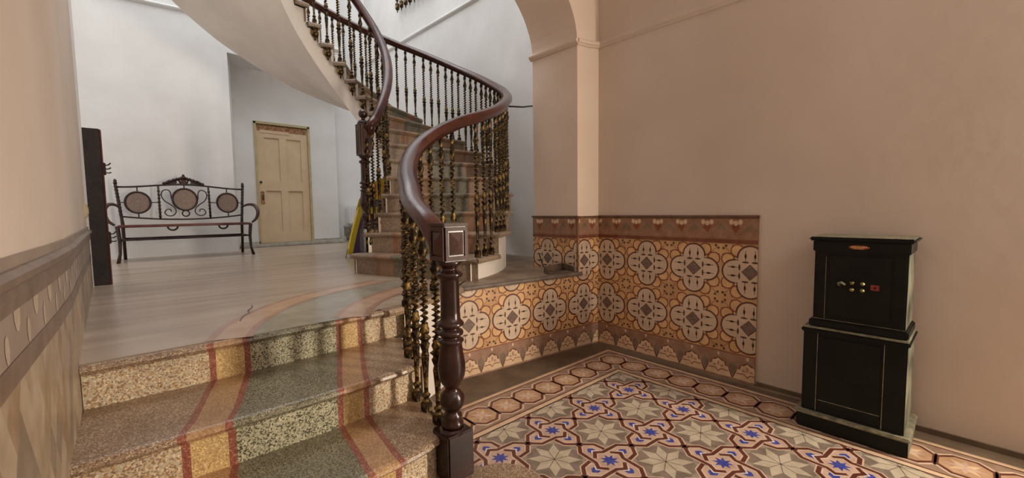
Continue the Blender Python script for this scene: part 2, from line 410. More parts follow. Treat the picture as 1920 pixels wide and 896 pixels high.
# right pier
vs = [(xs, yf(xs), 0), (RX+.05, yf(RX), 0), (RX+.05, Y1, 0), (xs, Y1, 0)]
mb.prism([(a, b) for a, b, _ in vs], 0, zc, 'plaster_pillar')
top = []
for i in range(len(arc)-1):
    (x0, z0), (x1, z1) = arc[i], arc[i+1]
    q = [(x0, yf(x0), z0), (x1, yf(x1), z1), (x1, Y1, z1), (x0, Y1, z0)]
    mb.add(q, [(0, 1, 2, 3)], 'plaster_pillar', True)
    mb.add([(x0, yf(x0), z0), (x1, yf(x1), z1), (x1, yf(x1), 5), (x0, yf(x0), 5)], [(0, 1, 2, 3)], 'plaster_pillar')
    mb.add([(x0, Y1, z0), (x1, Y1, z1), (x1, Y1, 5), (x0, Y1, 5)], [(0, 1, 2, 3)], 'plaster_white')
mb.add([(xs, yf(xs), zc), (RX+.05, yf(RX), zc), (RX+.05, yf(RX), 5), (xs, yf(xs), 5)], [(0, 1, 2, 3)], 'plaster_pillar')
mb.add([(xs, Y1, zc), (RX+.35, Y1, zc), (RX+.35, Y1, 5), (xs, Y1, 5)], [(0, 1, 2, 3)], 'plaster_white')
struct(mb.build('wall_arch', fix=False), 'arch and right pillar between the hall and the stairwell', 'wall')

# mouldings
mb = MB()
prof = [(0, -.028), (.012, -.026), (.02, -.016), (.034, -.008), (.04, .008), (.03, .022), (.012, .026), (0, .028)]
def mould(path, mat):
    m = MB(); m.sweep(path, prof, mat, smooth=False); return m
m1 = MB()
m1.sweep([(RX, -2.8, 2.735), (RX, 0, 2.745), (RX, 2.39, 2.80)], [(-a, b) for a, b in prof], 'plaster_hall', smooth=False)
m1.sweep([(RX, yf(RX), 2.80), (3.1, yf(3.1), 2.78), (xs-.01, yf(xs), 2.775)], [(-a, b) for a, b in prof], 'plaster_pillar', smooth=False)
m1.sweep([(xs, yf(xs)-.02, 2.775), (xs, 2.7, 2.78), (xs, Y1+.02, 2.785)], [(-a, b) for a, b in prof], 'plaster_pillar', smooth=False)
struct(m1.build('trim_1'), 'thin plaster moulding running along the hall wall and round the pillar', 'moulding')

# ---- stairwell walls
mb = MB(); mb.box((3.57, 2.98, -.1), (3.85, 9.2, 9.0), 'plaster_white')
struct(mb.build('wall_stairwell'), 'white side wall of the stairwell behind the spiral rail', 'wall')
mb = MB()
BW = [(-4.2, 7.12), (-.33, 7.55), (1.09, 7.72)]
mb.prism(BW+[(1.22, 8.38), (1.22, 8.9), (-4.2, 8.9)], .5, 9.0, 'plaster_white')
mb.box((1.2, 8.36, .5), (1.52, 8.6, 3.8), 'plaster_white'); mb.box((2.38, 8.36, .5), (2.88, 8.6, 3.8), 'plaster_white')
mb.box((1.52, 8.36, 2.875), (2.38, 8.6, 3.8), 'plaster_white'); mb.box((1.2, 8.5, .5), (2.9, 8.6, 3.8), 'plaster_white')
mb.prism([(1.09, 7.72), (2.9, 7.95), (2.9, 8.6), (1.09, 8.6)], 3.75, 9.0, 'plaster_white')
mb.box((2.88, 8.44, .5), (3.6, 8.7, 9.0), 'plaster_white')
struct(mb.build('wall_back'), 'white back wall of the stairwell behind the bench and the cream door', 'wall')
mb = MB(); mb.box((-4.4, 3.6, .5), (-4.2, 9.0, 9.0), 'plaster_white'); mb.box((-4.4, 4.72, .5), (-.34, 4.86, 9.0), 'plaster_white') if False else None
mb.prism([(-4.2, 4.45), (-.62, 4.55), (-.62, 4.72), (-4.2, 4.72)], .5, 9.0, 'plaster_white')
struct(mb.build('wall_side'), 'white wall of the side passage to the left of the stairwell', 'wall')
mb = MB(); mb.box((-.62, 3.0, 5.0), (3.85, 3.15, 9.0), 'plaster_white'); mb.box((-.62, 3.0, 5.0), (-.45, 4.72, 9.0), 'plaster_white')
struct(mb.build('wall_upper'), 'white upper wall of the stairwell above the arch', 'wall')
m2 = MB()
m2.sweep([(3.57, 2.98, 4.15), (3.57, 4.8, 4.18), (3.57, 6.95, 4.26), (3.57, 8.44, 4.3)], [(-.9*a, b) for a, b in prof], 'plaster_white', smooth=False)
struct(m2.build('trim_2'), 'thin white moulding on the stairwell side wall', 'moulding')
m2 = MB()
m2.sweep([(-4.2, 7.12, 4.05), (-.33, 7.55, 4.12), (1.09, 7.72, 4.24), (2.9, 7.95, 4.26)], [(-a, b) if False else (a, b) for a, b in prof], 'plaster_white', smooth=False)
struct(m2.build('trim_3'), 'thin white moulding high on the wall above the bench', 'moulding')

# ---- landing floor (polished marble terrazzo) with the curved stripes
def spath(pts, n=10): return [(p.x, p.y) for p in catmull([(a, b, 0) for a, b in pts], n)]
# plan of the front edge: landing nosing and platform edge
edge = spath([(-.22, 2.235), (.28, 2.24), (.77, 2.262), (1.02, 2.275), (1.18, 2.30), (1.36, 2.39), (1.56, 2.50), (1.772, 2.553)], 6)
plat = [(1.772, 2.553), (2.4, 2.482), (3.0, 2.413)]
mb = MB()
inner_edge = [(x, y+.03) for x, y in edge]
body = [(x, y+.05) for x, y in edge]+[(2.4, 2.515), (2.97, 2.45), (2.97, 3.0), (3.57, 3.0), (3.57, 8.9), (-4.2, 8.9), (-4.2, 4.72), (-.34, 4.72), (-.224, 2.3)]
mb.prism(body, .5, LZ, 'marble_floor')
# slab zone of the platform to the right of the stair
L2 = Inlay()
L2.poly(1, 'slab', [(1.70, 2.58), (2.4, 2.505), (2.97, 2.45), (2.97, 3.0), (2.2, 3.0)])
L2.poly(1, 'slab', [(1.5, 2.52), (1.72, 2.57), (2.2, 3.0), (1.75, 2.9), (1.45, 2.75)])
L2.poly(1, 'slab', [(2.2, 3.0), (3.57, 3.0), (3.57, 4.6), (3.2, 4.6)])
def ribbon(c, mat, layer, o0, o1):
    pts = catmull([(a, b, 0) for a, b in c], 8); n = len(pts); A = []; B = []
    for i, p in enumerate(pts):
        t = (pts[min(n-1, i+1)]-pts[max(0, i-1)]).normalized(); s_ = Vector((t.y, -t.x, 0))
        A.append(p+s_*o0); B.append(p+s_*o1)
    for i in range(n-1): L2.poly(layer, mat, [A[i][:2], A[i+1][:2], B[i+1][:2], B[i][:2]])
bandL = [(.265, 2.262), (.37, 2.53), (.60, 2.86), (.92, 3.10), (1.46, 3.31)]
bandR = [(.82, 2.262), (.93, 2.44), (1.10, 2.62), (1.36, 2.80), (1.68, 2.96)]
nL = catmull([(a, b, 0) for a, b in bandL], 8); nR = catmull([(a, b, 0) for a, b in bandR], 8)
for i in range(len(nL)-1): L2.poly(1, 'l_gray', [nL[i][:2], nL[i+1][:2], nR[i+1][:2], nR[i][:2]])
for c in (bandL, bandR):
    ribbon(c, 'l_tan', 2, -.07, .07); ribbon(c, 'l_red', 3, -.095, -.06); ribbon(c, 'l_red', 3, .06, .095)
# hairline crack
for a, b in zip([(.481, 3.013), (.47, 2.93), (.435, 2.86), (.43, 2.78), (.39, 2.72), (.358, 2.604)], [(.47, 2.93), (.435, 2.86), (.43, 2.78), (.39, 2.72), (.358, 2.604)]):
    L2.stroke(5, 'cement', [a, b], .007)
L2.to(mb, lambda x, y, h: (x, y, LZ+.0003+h))
# platform nose of the slab
mb.sweep([(x, y, LZ-.016) for x, y in plat], [(.0, -.016), (.012, -.014), (.018, 0), (.012, .014), (0, .0165), (-.06, .0165), (-.06, -.016)], 'slab_edge', smooth=False)
struct(mb.build('floor_landing', fix=False), 'polished stone landing with curved coloured stripes in front of the spiral staircase', 'landing')

# ---- tiled dado
DC = .4086
def dado_cell():
    c = Inlay()
    for s_ in (-1, 1):
        for t in (-1, 1):
            # corner scrolls
            cx, cy = .355*s_, .355*t
            for q_, (px, py) in enumerate(((.215, .375), (.375, .215))):
                c.disc(1+.2*q_, 'w_ochre2', (px*s_, py*t), .105, n=14)
                A = [(px*s_+.108*math.cos(k*PI/9), py*t+.108*math.sin(k*PI/9)) for k in range(19)]
                c.stroke(2+.2*q_, 'w_line', A, .021)
            c.stroke(2.5, 'w_line', [(.25*s_, .25*t), (.31*s_, .33*t), (.32*s_, .41*t), (.29*s_, .48*t)], .013)
            c.stroke(2.7, 'w_line', [(.25*s_, .25*t), (.33*s_, .31*t), (.41*s_, .32*t), (.48*s_, .29*t)], .013)
            c.stroke(2.9, 'w_line', [(.29*s_, .29*t), (.43*s_, .43*t)], .009)
            c.disc(3, 'w_motif', (.455*s_, .41*t), .024, n=8); c.disc(3, 'w_motif', (.41*s_, .455*t), .024, n=8)
    for k in range(4):
        a = k*PI/2; R = lambda x, y, a=a: (x*math.cos(a)-y*math.sin(a), x*math.sin(a)+y*math.cos(a))
        c.disc(4+.15*k, 'w_dark', R(0, .255), .226, n=28); c.disc(5+.15*k, 'w_pale', R(0, .255), .196, n=28)
        for s_ in (-1, 1):
            x = .078*s_
            c.disc(7, 'w_motif', R(x, .175), .058, .017, n=12, rot=a)
            c.disc(7, 'w_motif', R(x, .285), .019, .042, n=10, rot=a)
            c.stroke(7, 'w_motif', [R(x, .17), R(x, .38)], .009)
        c.poly(6, 'w_mauve', [R(.205, .235), R(.235, .205), R(.20, .20)])
    c.poly(6, 'w_pale', [(-.24, -.24), (.24, -.24), (.24, .24), (-.24, .24)])
    c.poly(7, 'w_motif', [(0, -.142), (.142, 0), (0, .142), (-.142, 0)])
    c.poly(8, 'w_diamond', [(0, -.125), (.125, 0), (0, .125), (-.125, 0)])
    c.poly(9, 'w_joint', [(.497, -.5), (.5, -.5), (.5, .5), (.497, .5)]); c.poly(9, 'w_joint', [(-.5, .497), (.5, .497), (.5, .5), (-.5, .5)])
    return c
DCELL = dado_cell()
def dado(s0, s1, z0, z1, off, cut=None):
    """s runs along the wall; off = s of one diamond centre"""
    d = Inlay(); ZB, ZM, ZT = .203, 1.02, 1.225
    d.poly(0, 'w_ochre', [(s0, z0), (s1, z0), (s1, z1), (s0, z1)])
    n0 = int(math.floor((s0-off)/DC))-1; n1 = int(math.ceil((s1-off)/DC))+1
    for i in range(n0, n1+1):
        for j in (0, 1):
            cx, cz = off+i*DC, ZB+DC*(j+.5)
            d.place(DCELL, lambda x, y, cx=cx, cz=cz: (cx+x*DC, cz+y*DC))
    # lower border
    d.poly(10, 'w_mauve', [(s0, 0), (s1, 0), (s1, ZB), (s0, ZB)])
    d.poly(11, 'w_line', [(s0, ZB-.006), (s1, ZB-.006), (s1, ZB), (s0, ZB)])
    for i in range(2*n0-1, 2*n1+2):
        c = off+i*DC/2; w = DC/4
        P = lambda x, y: (c+x*w, y)
        d.fan(11, 'w_dark', P(0, .06), [P(-1.02, .018), P(0, .012), P(1.02, .018), P(.8, .07), P(.55, .10), P(.5, .12), P(.25, .135), P(0, .15), P(-.25, .135), P(-.5, .12), P(-.55, .10), P(-.8, .07)])
        d.fan(12, 'w_flower', P(0, .06), [P(-.96, .016), P(0, .012), P(.96, .016), P(.75, .066), P(.66, .09), P(.5, .092), P(.42, .122), P(.22, .125), P(0, .142), P(-.22, .125), P(-.42, .122), P(-.5, .092), P(-.66, .09), P(-.75, .066)])
        d.stroke(13, 'w_line', [P(-.72, .058), P(-.2, .062), P(0, .04), P(.2, .062), P(.72, .058)], .006)
        d.disc(13, 'w_pink', P(-.25, .085), .012, .009, n=8); d.disc(13, 'w_pink', P(.25, .085), .012, .009, n=8)
        d.disc(13, 'w_pink', P(0, .1), .009, .02, n=8); d.disc(12, 'w_flower', P(0, .178), .009, .014, n=8)
        d.poly(11, 'w_grey', [P(1, .03), P(1.3, .1), P(1, .14), P(.7, .1)])
    # upper border
    d.poly(10, 'w_brown', [(s0, ZM), (s1, ZM), (s1, ZT), (s0, ZT)])
    d.poly(11, 'w_band', [(s0, ZM), (s1, ZM), (s1, ZM+.03), (s0, ZM+.03)])
    d.poly(11, 'w_cornice', [(s0, ZT-.02), (s1, ZT-.02), (s1, ZT), (s0, ZT)])
    for i in range(2*n0-1, 2*n1+2):
        c = off+(i+.5)*DC/2; w = DC/4; P = lambda x, y: (c+x*w, ZM+y)
        d.poly(11, 'w_line', [P(-.32, .12), P(0, .075), P(.32, .12), P(0, .15)])
        for q in (-.3, 0, .3): d.disc(12, 'w_flower', P(q, .158 if q else .15), .016, .02, n=9)
        d.stroke(11, 'w_mauve', [P(-1, .04), P(-.5, .06), P(0, .05), P(.5, .06), P(1, .04)], .009)
        d.poly(11, 'w_grey', [P(.45, .08), P(1, .15), P(1.55, .08), P(1, .11)])
        d.stroke(12, 'w_mauve', [P(.4, .09), P(1, .165), P(1.6, .09)], .006)
        d.disc(11, 'w_mauve', P(1, .062), .014, .02, n=8)
    d.clip(rect_clip(s0, z0, s1, z1)); return d
TH = .012
# right wall: s = -y
d = dado(-2.412, -1.02, .0, 1.225, -2.294)
mb = MB(); mb.box((RX-TH, 1.02, 0), (RX, 2.42, 1.225), 'w_cornice')
d.to(mb, lambda s, z, h: (RX-TH-.0003-h, -s, z))
struct(mb.build('dado_right', fix=False), 'patterned ochre tile dado on the hall wall, left of the safe', 'tiles')
# wall below the platform and pillar face
Pa = Vector((3.206, 2.406)); Pb = Vector((1.50, 2.60)); uu = (Vector((1.772, 2.569))-Pa).normalized(); nn = Vector((-uu.y, uu.x))
if nn.y > 0: nn = -nn
Lf = lambda s, z, h: (Pa.x+uu.x*s+nn.x*h, Pa.y+uu.y*s+nn.y*h, z)
d = dado(-.036, 1.62, 0, LZ-.03, .168)
d2 = dado(-.035, .238, LZ-.03, 1.225, .168)
mb = MB()
mb.add([Lf(0, 0, 0), Lf(1.62, 0, 0), Lf(1.62, LZ-.03, 0), Lf(0, LZ-.03, 0)], [(0, 1, 2, 3)], 'w_cornice')
q = [Lf(1.62, 0, 0), Lf(0, 0, 0), Lf(0, LZ-.01, 0), Lf(1.62, LZ-.01, 0)]
mb.add(q+[(x, y+.08, z) for x, y, z in q], [(4, 5, 6, 7), (0, 4, 7, 3), (1, 5, 6, 2), (3, 2, 6, 7)], 'w_cornice')
d.to(mb, lambda s, z, h: Lf(s, z, .002+h)); 
struct(mb.build('dado_platform', fix=False), 'patterned ochre tile dado on the wall below the platform', 'tiles')
mb = MB(); d2.to(mb, lambda s, z, h: Lf(s, z, .012+h))
a = [Lf(-.035, LZ-.03, .0), Lf(.238, LZ-.03, .0), Lf(.238, 1.225, .0), Lf(-.035, 1.225, .0)]; b = [Lf(-.035, LZ-.03, .0117), Lf(.238, LZ-.03, .0117), Lf(.238, 1.225, .0117), Lf(-.035, 1.225, .0117)]
mb.add(a+b, [(4, 5, 6, 7), (0, 1, 5, 4), (1, 2, 6, 5), (2, 3, 7, 6), (3, 0, 4, 7)], 'w_joint')
d3 = dado(2.435, 3.0, LZ+.002, 1.225, 2.80)
mb.box((xs-TH, 2.43, LZ), (xs, 3.0, 1.225), 'w_cornice')
d3.to(mb, lambda s, z, h: (xs-TH-.0003-h, s, z))
mb.box((xs-TH-.012, 2.42, 1.212), (xs, 3.01, 1.228), 'w_cornice')
struct(mb.build('dado_pillar', fix=False), 'patterned ochre tile dado wrapped round the foot of the pillar', 'tiles')
mb = MB(); mb.box((RX-.026, 1.015, 1.21), (RX, 2.39, 1.228), 'w_cornice')
struct(mb.build('trim_4'), 'narrow dark tile ledge on top of the right hand dado', 'trim')

# left wall faded dado
d = Inlay()
s0, s1 = -2.0, 4.72
d.poly(0, 'q_mauve', [(s0, 0), (s1, 0), (s1, 1.2), (s0, 1.2)])
random.seed(3)
zl = lambda s: .62+(.36 if s > 1.1 else .36-.30*(1.1-s))
zt = lambda s: interp([(-2, .20), (.2, .62), (1.1, .97), (3.2, .965), (4.72, .95)], s)
har = Inlay()
w = .05; h_ = .15
for i in range(int((s1-s0)/w)+2):
    for j in range(-1, 8):
        cx, cz = s0+i*w, j*h_+(h_/2 if i % 2 else 0)
        har.poly(1, random.choice(['q1', 'q1', 'q2', 'q3', 'q4']), [(cx-w, cz), (cx, cz-h_/2), (cx+w, cz), (cx, cz+h_/2)])
segs = [(-2, .20), (.2, .62), (1.1, .97), (3.2, .965), (4.72, .95)]
for (a, za), (b, zb) in zip(segs, segs[1:]):
    k = Inlay(); k.p = list(har.p); sl = (zb-za)/(b-a)
    k.clip([(1, 0, -a), (-1, 0, b), (0, 1, 0), (sl, -1, za-sl*a)]); d.p += k.p
    d.poly(3, 'q_band', [(a, za-.02), (b, zb-.02), (b, zb+.03), (a, za+.03)])
for i in range(34):
    c = s0+.1+i*.2; d.disc(2, 'q_flower', (c, 1.09), .03, .045, n=9); d.disc(2, 'q_flower', (c+.1, 1.03), .018, .03, n=8)
d.clip(rect_clip(s0, 0, s1, 1.2))
def lwx(y): return interp([(b, a) for a, b in LW], y)
mb = MB()
for y0, y1 in zip([-2, 0, 1, 1.8, 2.25, 2.75, 3.4, 4.0, 4.4], [0, 1, 1.8, 2.25, 2.75, 3.4, 4.0, 4.4, 4.72]):
    k = Inlay(); k.p = list(d.p); k.clip(rect_clip(y0, 0, y1, 1.2)); k.to(mb, lambda s, z, h: (lwx(s)+.010+h, s, z))
mb.prism([(lwx(y)+.0095, y) for y in (-2, 1.8, 2.25, 2.75, 4.72)]+[(lwx(y)-.01, y) for y in (4.72, 2.75, 2.25, 1.8, -2)], 0, 1.2, 'q_mauve')
mb.sweep([(lwx(y)+.0, y, 1.155) for y in (-2, 1.8, 2.25, 2.75, 4.66)], [(-.01, -.06), (.014, -.06), (.02, -.03), (.016, -.015), (.028, -.004), (.03, .012), (.018, .022), (-.01, .024)], 'q_band', smooth=False)
struct(mb.build('dado_left', fix=False), 'faded harlequin tile dado on the wall left of the steps', 'tiles')
# baseboard strips in the niche
mb = MB(); mb.box((2.42, 8.34, LZ), (2.9, 8.362, .80), 'marble_step'); mb.box((1.21, 8.34, LZ), (1.52, 8.362, .80), 'marble_step')
struct(mb.build('baseboard_back'), 'grey marble skirting either side of the cream door', 'skirting')
mb = MB(); mb.bevbox((1.2, 8.18, LZ), (2.92, 8.37, .762), 'marble_step', .01)
struct(mb.build('trim_5'), 'worn grey marble threshold below the cream door', 'threshold')
mb = MB(); mb.box((RX-.012, -1.4, 0), (RX, 1.01, .03), 'cement')
struct(mb.build('baseboard_right'), 'low dark skirting line at the foot of the hall wall', 'skirting')

# ---- cream door
mb = MB(); X0, X1, DY, Z0, Z1 = 1.535, 2.365, 8.40, .762, 2.86
mb.box((X0, DY, Z0), (X1, DY+.03, Z1-.02), 'door_paint')
ym = DY-.022
for (a, b) in ((X0, X0+.12), ((X0+X1)/2-.06, (X0+X1)/2+.06), (X1-.12, X1)): mb.bevbox((a, ym, Z0), (b, DY, Z1-.02), 'door_paint', .005)
for (a, b) in ((Z0, Z0+.2), (1.69, 1.86), (2.62, Z1-.02)): mb.bevbox((X0+.1, ym-.001, a), (X1-.1, DY, b), 'door_paint', .005)
mb.bevbox((X0+.02, ym-.006, 2.735), (X1-.02, ym, Z1-.02), 'rust_wood', .004)
mb.prism([(X0+.06, ym-.009), (X1-.3, ym-.009), (X1-.3, ym-.004), (X0+.06, ym-.004)], 2.70, 2.75, 'door_paint')
do = mb.build('door_1'); struct(do, 'cream painted four panel door in the white back wall', 'door')
m = MB(); m.box((X0-.035, 8.34, Z0), (X0, 8.44, Z1+.02), 'door_frame'); m.box((X1, 8.34, Z0), (X1+.035, 8.44, Z1+.02), 'door_frame'); m.box((X0-.035, 8.34, Z1-.01), (X1+.035, 8.44, Z1+.03), 'door_frame')
m.build('door_frame', do)
m = MB(); m.bevbox((X0+.03, ym-.012, 1.46), (X0+.085, ym, 1.68), 'rust_wood', .004); m.lathe([(0.001, 0), (.018, .004), (.02, .02), (.001, .028)], 'iron_dark', 12)
for i in range(len(m.v)-4*12, len(m.v)): x, y, z = m.v[i]; m.v[i] = (X0+.04+x, ym-.002-z, 1.84+y)
m.tube([(X0+.055, ym-.012, 1.62), (X0+.055, ym-.05, 1.62), (X0+.055, ym-.05, 1.53)], .007, 'iron_dark', 8)
m.build('door_handle', do)

# ================================================================ ENTRANCE STEPS
R_ = .1775
st_root = empty('entrance_steps', (0.4, 1.8, 0)); tag(st_root, 'short flight of terrazzo steps with red and tan stripes up to the landing', 'steps')
def rel(p, o=st_root.location): return p
fronts = {3: spath([(-.24, 1.77), (.2, 1.765), (.58, 1.768), (.80, 1.785), (.95, 1.80), (1.03, 1.85)], 4),
          2: spath([(-.24, 1.36), (.2, 1.375), (.57, 1.39), (.75, 1.40), (.87, 1.435), (.955, 1.50)], 4),
          4: [(x, y-.0) for x, y in edge]}
backs = {3: 2.32, 2: 1.9}
# stripe centres as a function of y (left band, right band)
LBy = [(1.0, .10), (1.4, .105), (1.78, .125), (1.82, .15), (2.27, .265), (2.6, .40)]
RBy = [(1.0, .78), (1.2, .69), (1.4, .615), (1.8, .655), (2.27, .82), (2.6, 1.0)]
def yfront(pts, x): return interp([(a, b) for a, b in pts], x)
def step_mesh(k, ztop, zlow, pts, yback, x0, x1, tread=True, zb=.045):
    """profile rows across, stripe boundaries as columns"""
    mb = MB(); ov = .03
    prof = [(ov, zlow), (ov, ztop-zb), (ov-.008, ztop-zb+.002), (ov-.01, ztop-zb+.010), (.004, ztop-zb+.014), (-.004, ztop-zb+.024), (.0, ztop-.010), (.008, ztop-.003), (.02, ztop)]
    rows = []
    def bounds(y):
        l, r = interp(LBy, y), interp(RBy, y)
        xs_ = [l-.08, l-.055, l+.055, l+.08, r-.073, r-.049, r+.045, r+.07]
        return xs_
    mats_t = ['t_plain', 't_red', 't_tan', 't_red', 't_gray', 't_red', 't_tan', 't_red', 't_plain']
    mats_r = ['r_plain', 't_red', 'r_tan', 't_red', 'r_gray', 't_red', 'r_tan', 't_red', 'r_plain']
    # finely sampled columns so the front curve is smooth
    def cols(y0):
        b = [x0]+bounds(y0)+[x1]; out = []; idx = []
        for i in range(9):
            a, c = b[i], b[i+1]; n = 5 if i in (0, 4, 8) else 2
            for q in range(n): out.append(a+(c-a)*q/n); idx.append(i)
        out.append(x1); return out, idx
    grid = []
    for (dy, z) in prof:
        xsx, idx = cols(yfront(pts, .4)+dy); grid.append([(x, yfront(pts, x)+dy, z) for x in xsx])
    if tread:
        for q in range(1, 7):
            row = []
            t = q/6; ymid = yfront(pts, .4)+.02+(yback-yfront(pts, .4)-.02)*t
            xsx, idx = cols(ymid)
            for x in xsx:
                ya = yfront(pts, x)+.02; row.append((x, ya+(yback-ya)*t, ztop))
            grid.append(row)
    nc = len(grid[0])
    for i in range(len(grid)-1):
        for j in range(nc-1):
            mt = (mats_r if i < 1 else mats_t)[idx[j]]
            mb.add([grid[i][j], grid[i][j+1], grid[i+1][j+1], grid[i+1][j]], [(0, 1, 2, 3)], mt, False)
    # right end cap
    last = [g[-1] for g in grid]
    mb.add(last+[(last[-1][0], last[-1][1], zlow), ], [list(range(len(last)+1))], 'r_plain')
    return mb
x_l = -.212
m = step_mesh(4, LZ+.0006, R_*3, fronts[4], 2.3, x_l, 1.17, tread=False)
o = m.build('step', None, fix=False); o.parent = st_root; o.matrix_parent_inverse = st_root.matrix_basis.inverted()
for k, ztop, zlow, yb in ((3, R_*3, R_*2, 2.32), (2, R_*2, R_, 1.9)):
    m = step_mesh(k, ztop, zlow, fronts[k], yb, x_l, fronts[k][-1][0])
    # small rounded return of the nosing at the right end
    ex, ey = fronts[k][-1]
    path = [(ex, ey+.02, ztop-.022), (ex+.03, ey+.12, ztop-.022), (ex+.055, ey+.28, ztop-.022), (ex+.075, ey+.42, ztop-.022)]
    m.sweep(path, [(-.05, -.023), (.012, -.02), (.02, 0), (.012, .019), (0, .022), (-.05, .022)], 't_plain', smooth=False)
    m.add([(ex-.01, ey, ztop-.0006), (ex+.0, ey+.02, ztop-.0006), (ex+.03, ey+.12, ztop-.0006), (ex+.055, ey+.28, ztop-.0006), (ex+.075, ey+.42, ztop-.0006), (ex-.01, ey+.5, ztop-.0006)], [(0, 1, 2, 3, 4, 5)], 't_plain')
    o = m.build('step', None, fix=False); o.parent = st_root; o.matrix_parent_inverse = st_root.matrix_basis.inverted()
# first step with its bull-nosed round end
m = MB()
plan = [(-.212, 1.6), (-.212, .97), (.3, .97), (.75, .98), (.95, 1.0)]
plan += [(1.0+.19*math.sin(t), 1.2-.2*math.cos(t)) for t in [i*PI/14 for i in range(1, 14)]]
plan += [(1.02, 1.46), (.98, 1.6)]
def offset(poly, d):
    n = len(poly); out = []
    for i in range(n):
        a, b, c = Vector(poly[i-1]), Vector(poly[i]), Vector(poly[(i+1) % n])
        e1 = (b-a).normalized(); e2 = (c-b).normalized(); nv = Vector((e1.y+e2.y, -e1.x-e2.x))
        nv = nv.normalized() if nv.length > 1e-6 else Vector((e1.y, -e1.x)); out.append((b.x+nv.x*d, b.y+nv.y*d))
    return out
lay = [(-.03, 0), (-.03, R_-.045), (-.006, R_-.04), (.004, R_-.024), (.0, R_-.010), (-.012, R_)]
rings = [[(x, y, z) for x, y in offset(plan, d_)] for d_, z in lay]
n = len(plan)
for a, b, mt in zip(rings, rings[1:], ['r_plain', 't_plain', 't_plain', 't_plain', 't_plain']):
    for i in range(n): m.add([a[i], a[(i+1) % n], b[(i+1) % n], b[i]], [(0, 1, 2, 3)], mt, False)
m.add(rings[-1], [list(range(n))], 't_plain')
o = m.build('step', None, fix=False); o.parent = st_root; o.matrix_parent_inverse = st_root.matrix_basis.inverted()
# white side wall of the steps, running round to the platform
m = MB()
side = spath([(.955, 1.47), (.985, 1.62), (1.03, 1.86), (1.08, 2.08), (1.15, 2.28), (1.30, 2.40), (1.48, 2.50), (1.62, 2.575)], 8)
for (xa, ya), (xb, yb) in zip(side, side[1:]):
    ym_ = (ya+yb)/2; zt_ = R_*2-.03 if ym_ < 1.87 else (R_*3-.03 if ym_ < 2.26 else LZ-.045)
    m.add([(xa, ya, 0), (xb, yb, 0), (xb, yb, zt_), (xa, ya, zt_)], [(0, 1, 2, 3)], 'plaster_drum', True)
o = m.build('side_wall', None, fix=False); o.parent = st_root; o.matrix_parent_inverse = st_root.matrix_basis.inverted()
# nosing carried round the curved corner of the landing
m = MB()
cor = [(x, y, LZ-.022) for x, y in edge if x > 1.0]
m.sweep(cor, [(.03-.06, -.023), (.004, -.02), (.012, 0), (.004, .02), (-.008, .0226), (-.06, .0226), (-.06, -.023)], 't_plain', smooth=False)
o = m.build('landing_nosing', None, fix=False); o.parent = st_root; o.matrix_parent_inverse = st_root.matrix_basis.inverted()

# ================================================================ SPIRAL STAIRCASE
CX, CY, RI, RO, RR = 1.502, 4.432, .547, 1.817, .19
def ai(n): return math.radians(-106.2+13.35*n)
OA = [(0, -87), (1, -74.3), (2, -62.7), (3, -51.1), (4, -39.5), (5, -27.9), (6, -16.3), (7, -4.7), (8, 6.9), (9, 18.5), (10, 30.5), (11, 44), (12, 58), (13, 72), (14, 86), (15, 99), (16, 112), (17, 124), (18, 136), (19, 148), (20, 160)]
def ao(n): return math.radians(interp(OA, n))
def zn(n): return LZ+RR*n
def pI(n, r=RI): a = ai(n); return Vector((CX+r*math.cos(a), CY+r*math.sin(a), 0))
def pO(n, r=RO): a = ao(n); return Vector((CX+r*math.cos(a), CY+r*math.sin(a), 0))
NS = 18
sp = empty('spiral_staircase', (CX, CY, LZ)); tag(sp, 'curving terrazzo staircase winding up from the landing over a white soffit', 'staircase')
def par(o, root): o.parent = root; o.matrix_parent_inverse = Matrix.Translation(-Vector(root.location)); return o
T_ = [0, .20, .235, .36, .66, .78, .81, 1.0]; TM = ['s_plain', 's_red', 's_tan', 's_gray', 's_tan', 's_red', 's_plain']
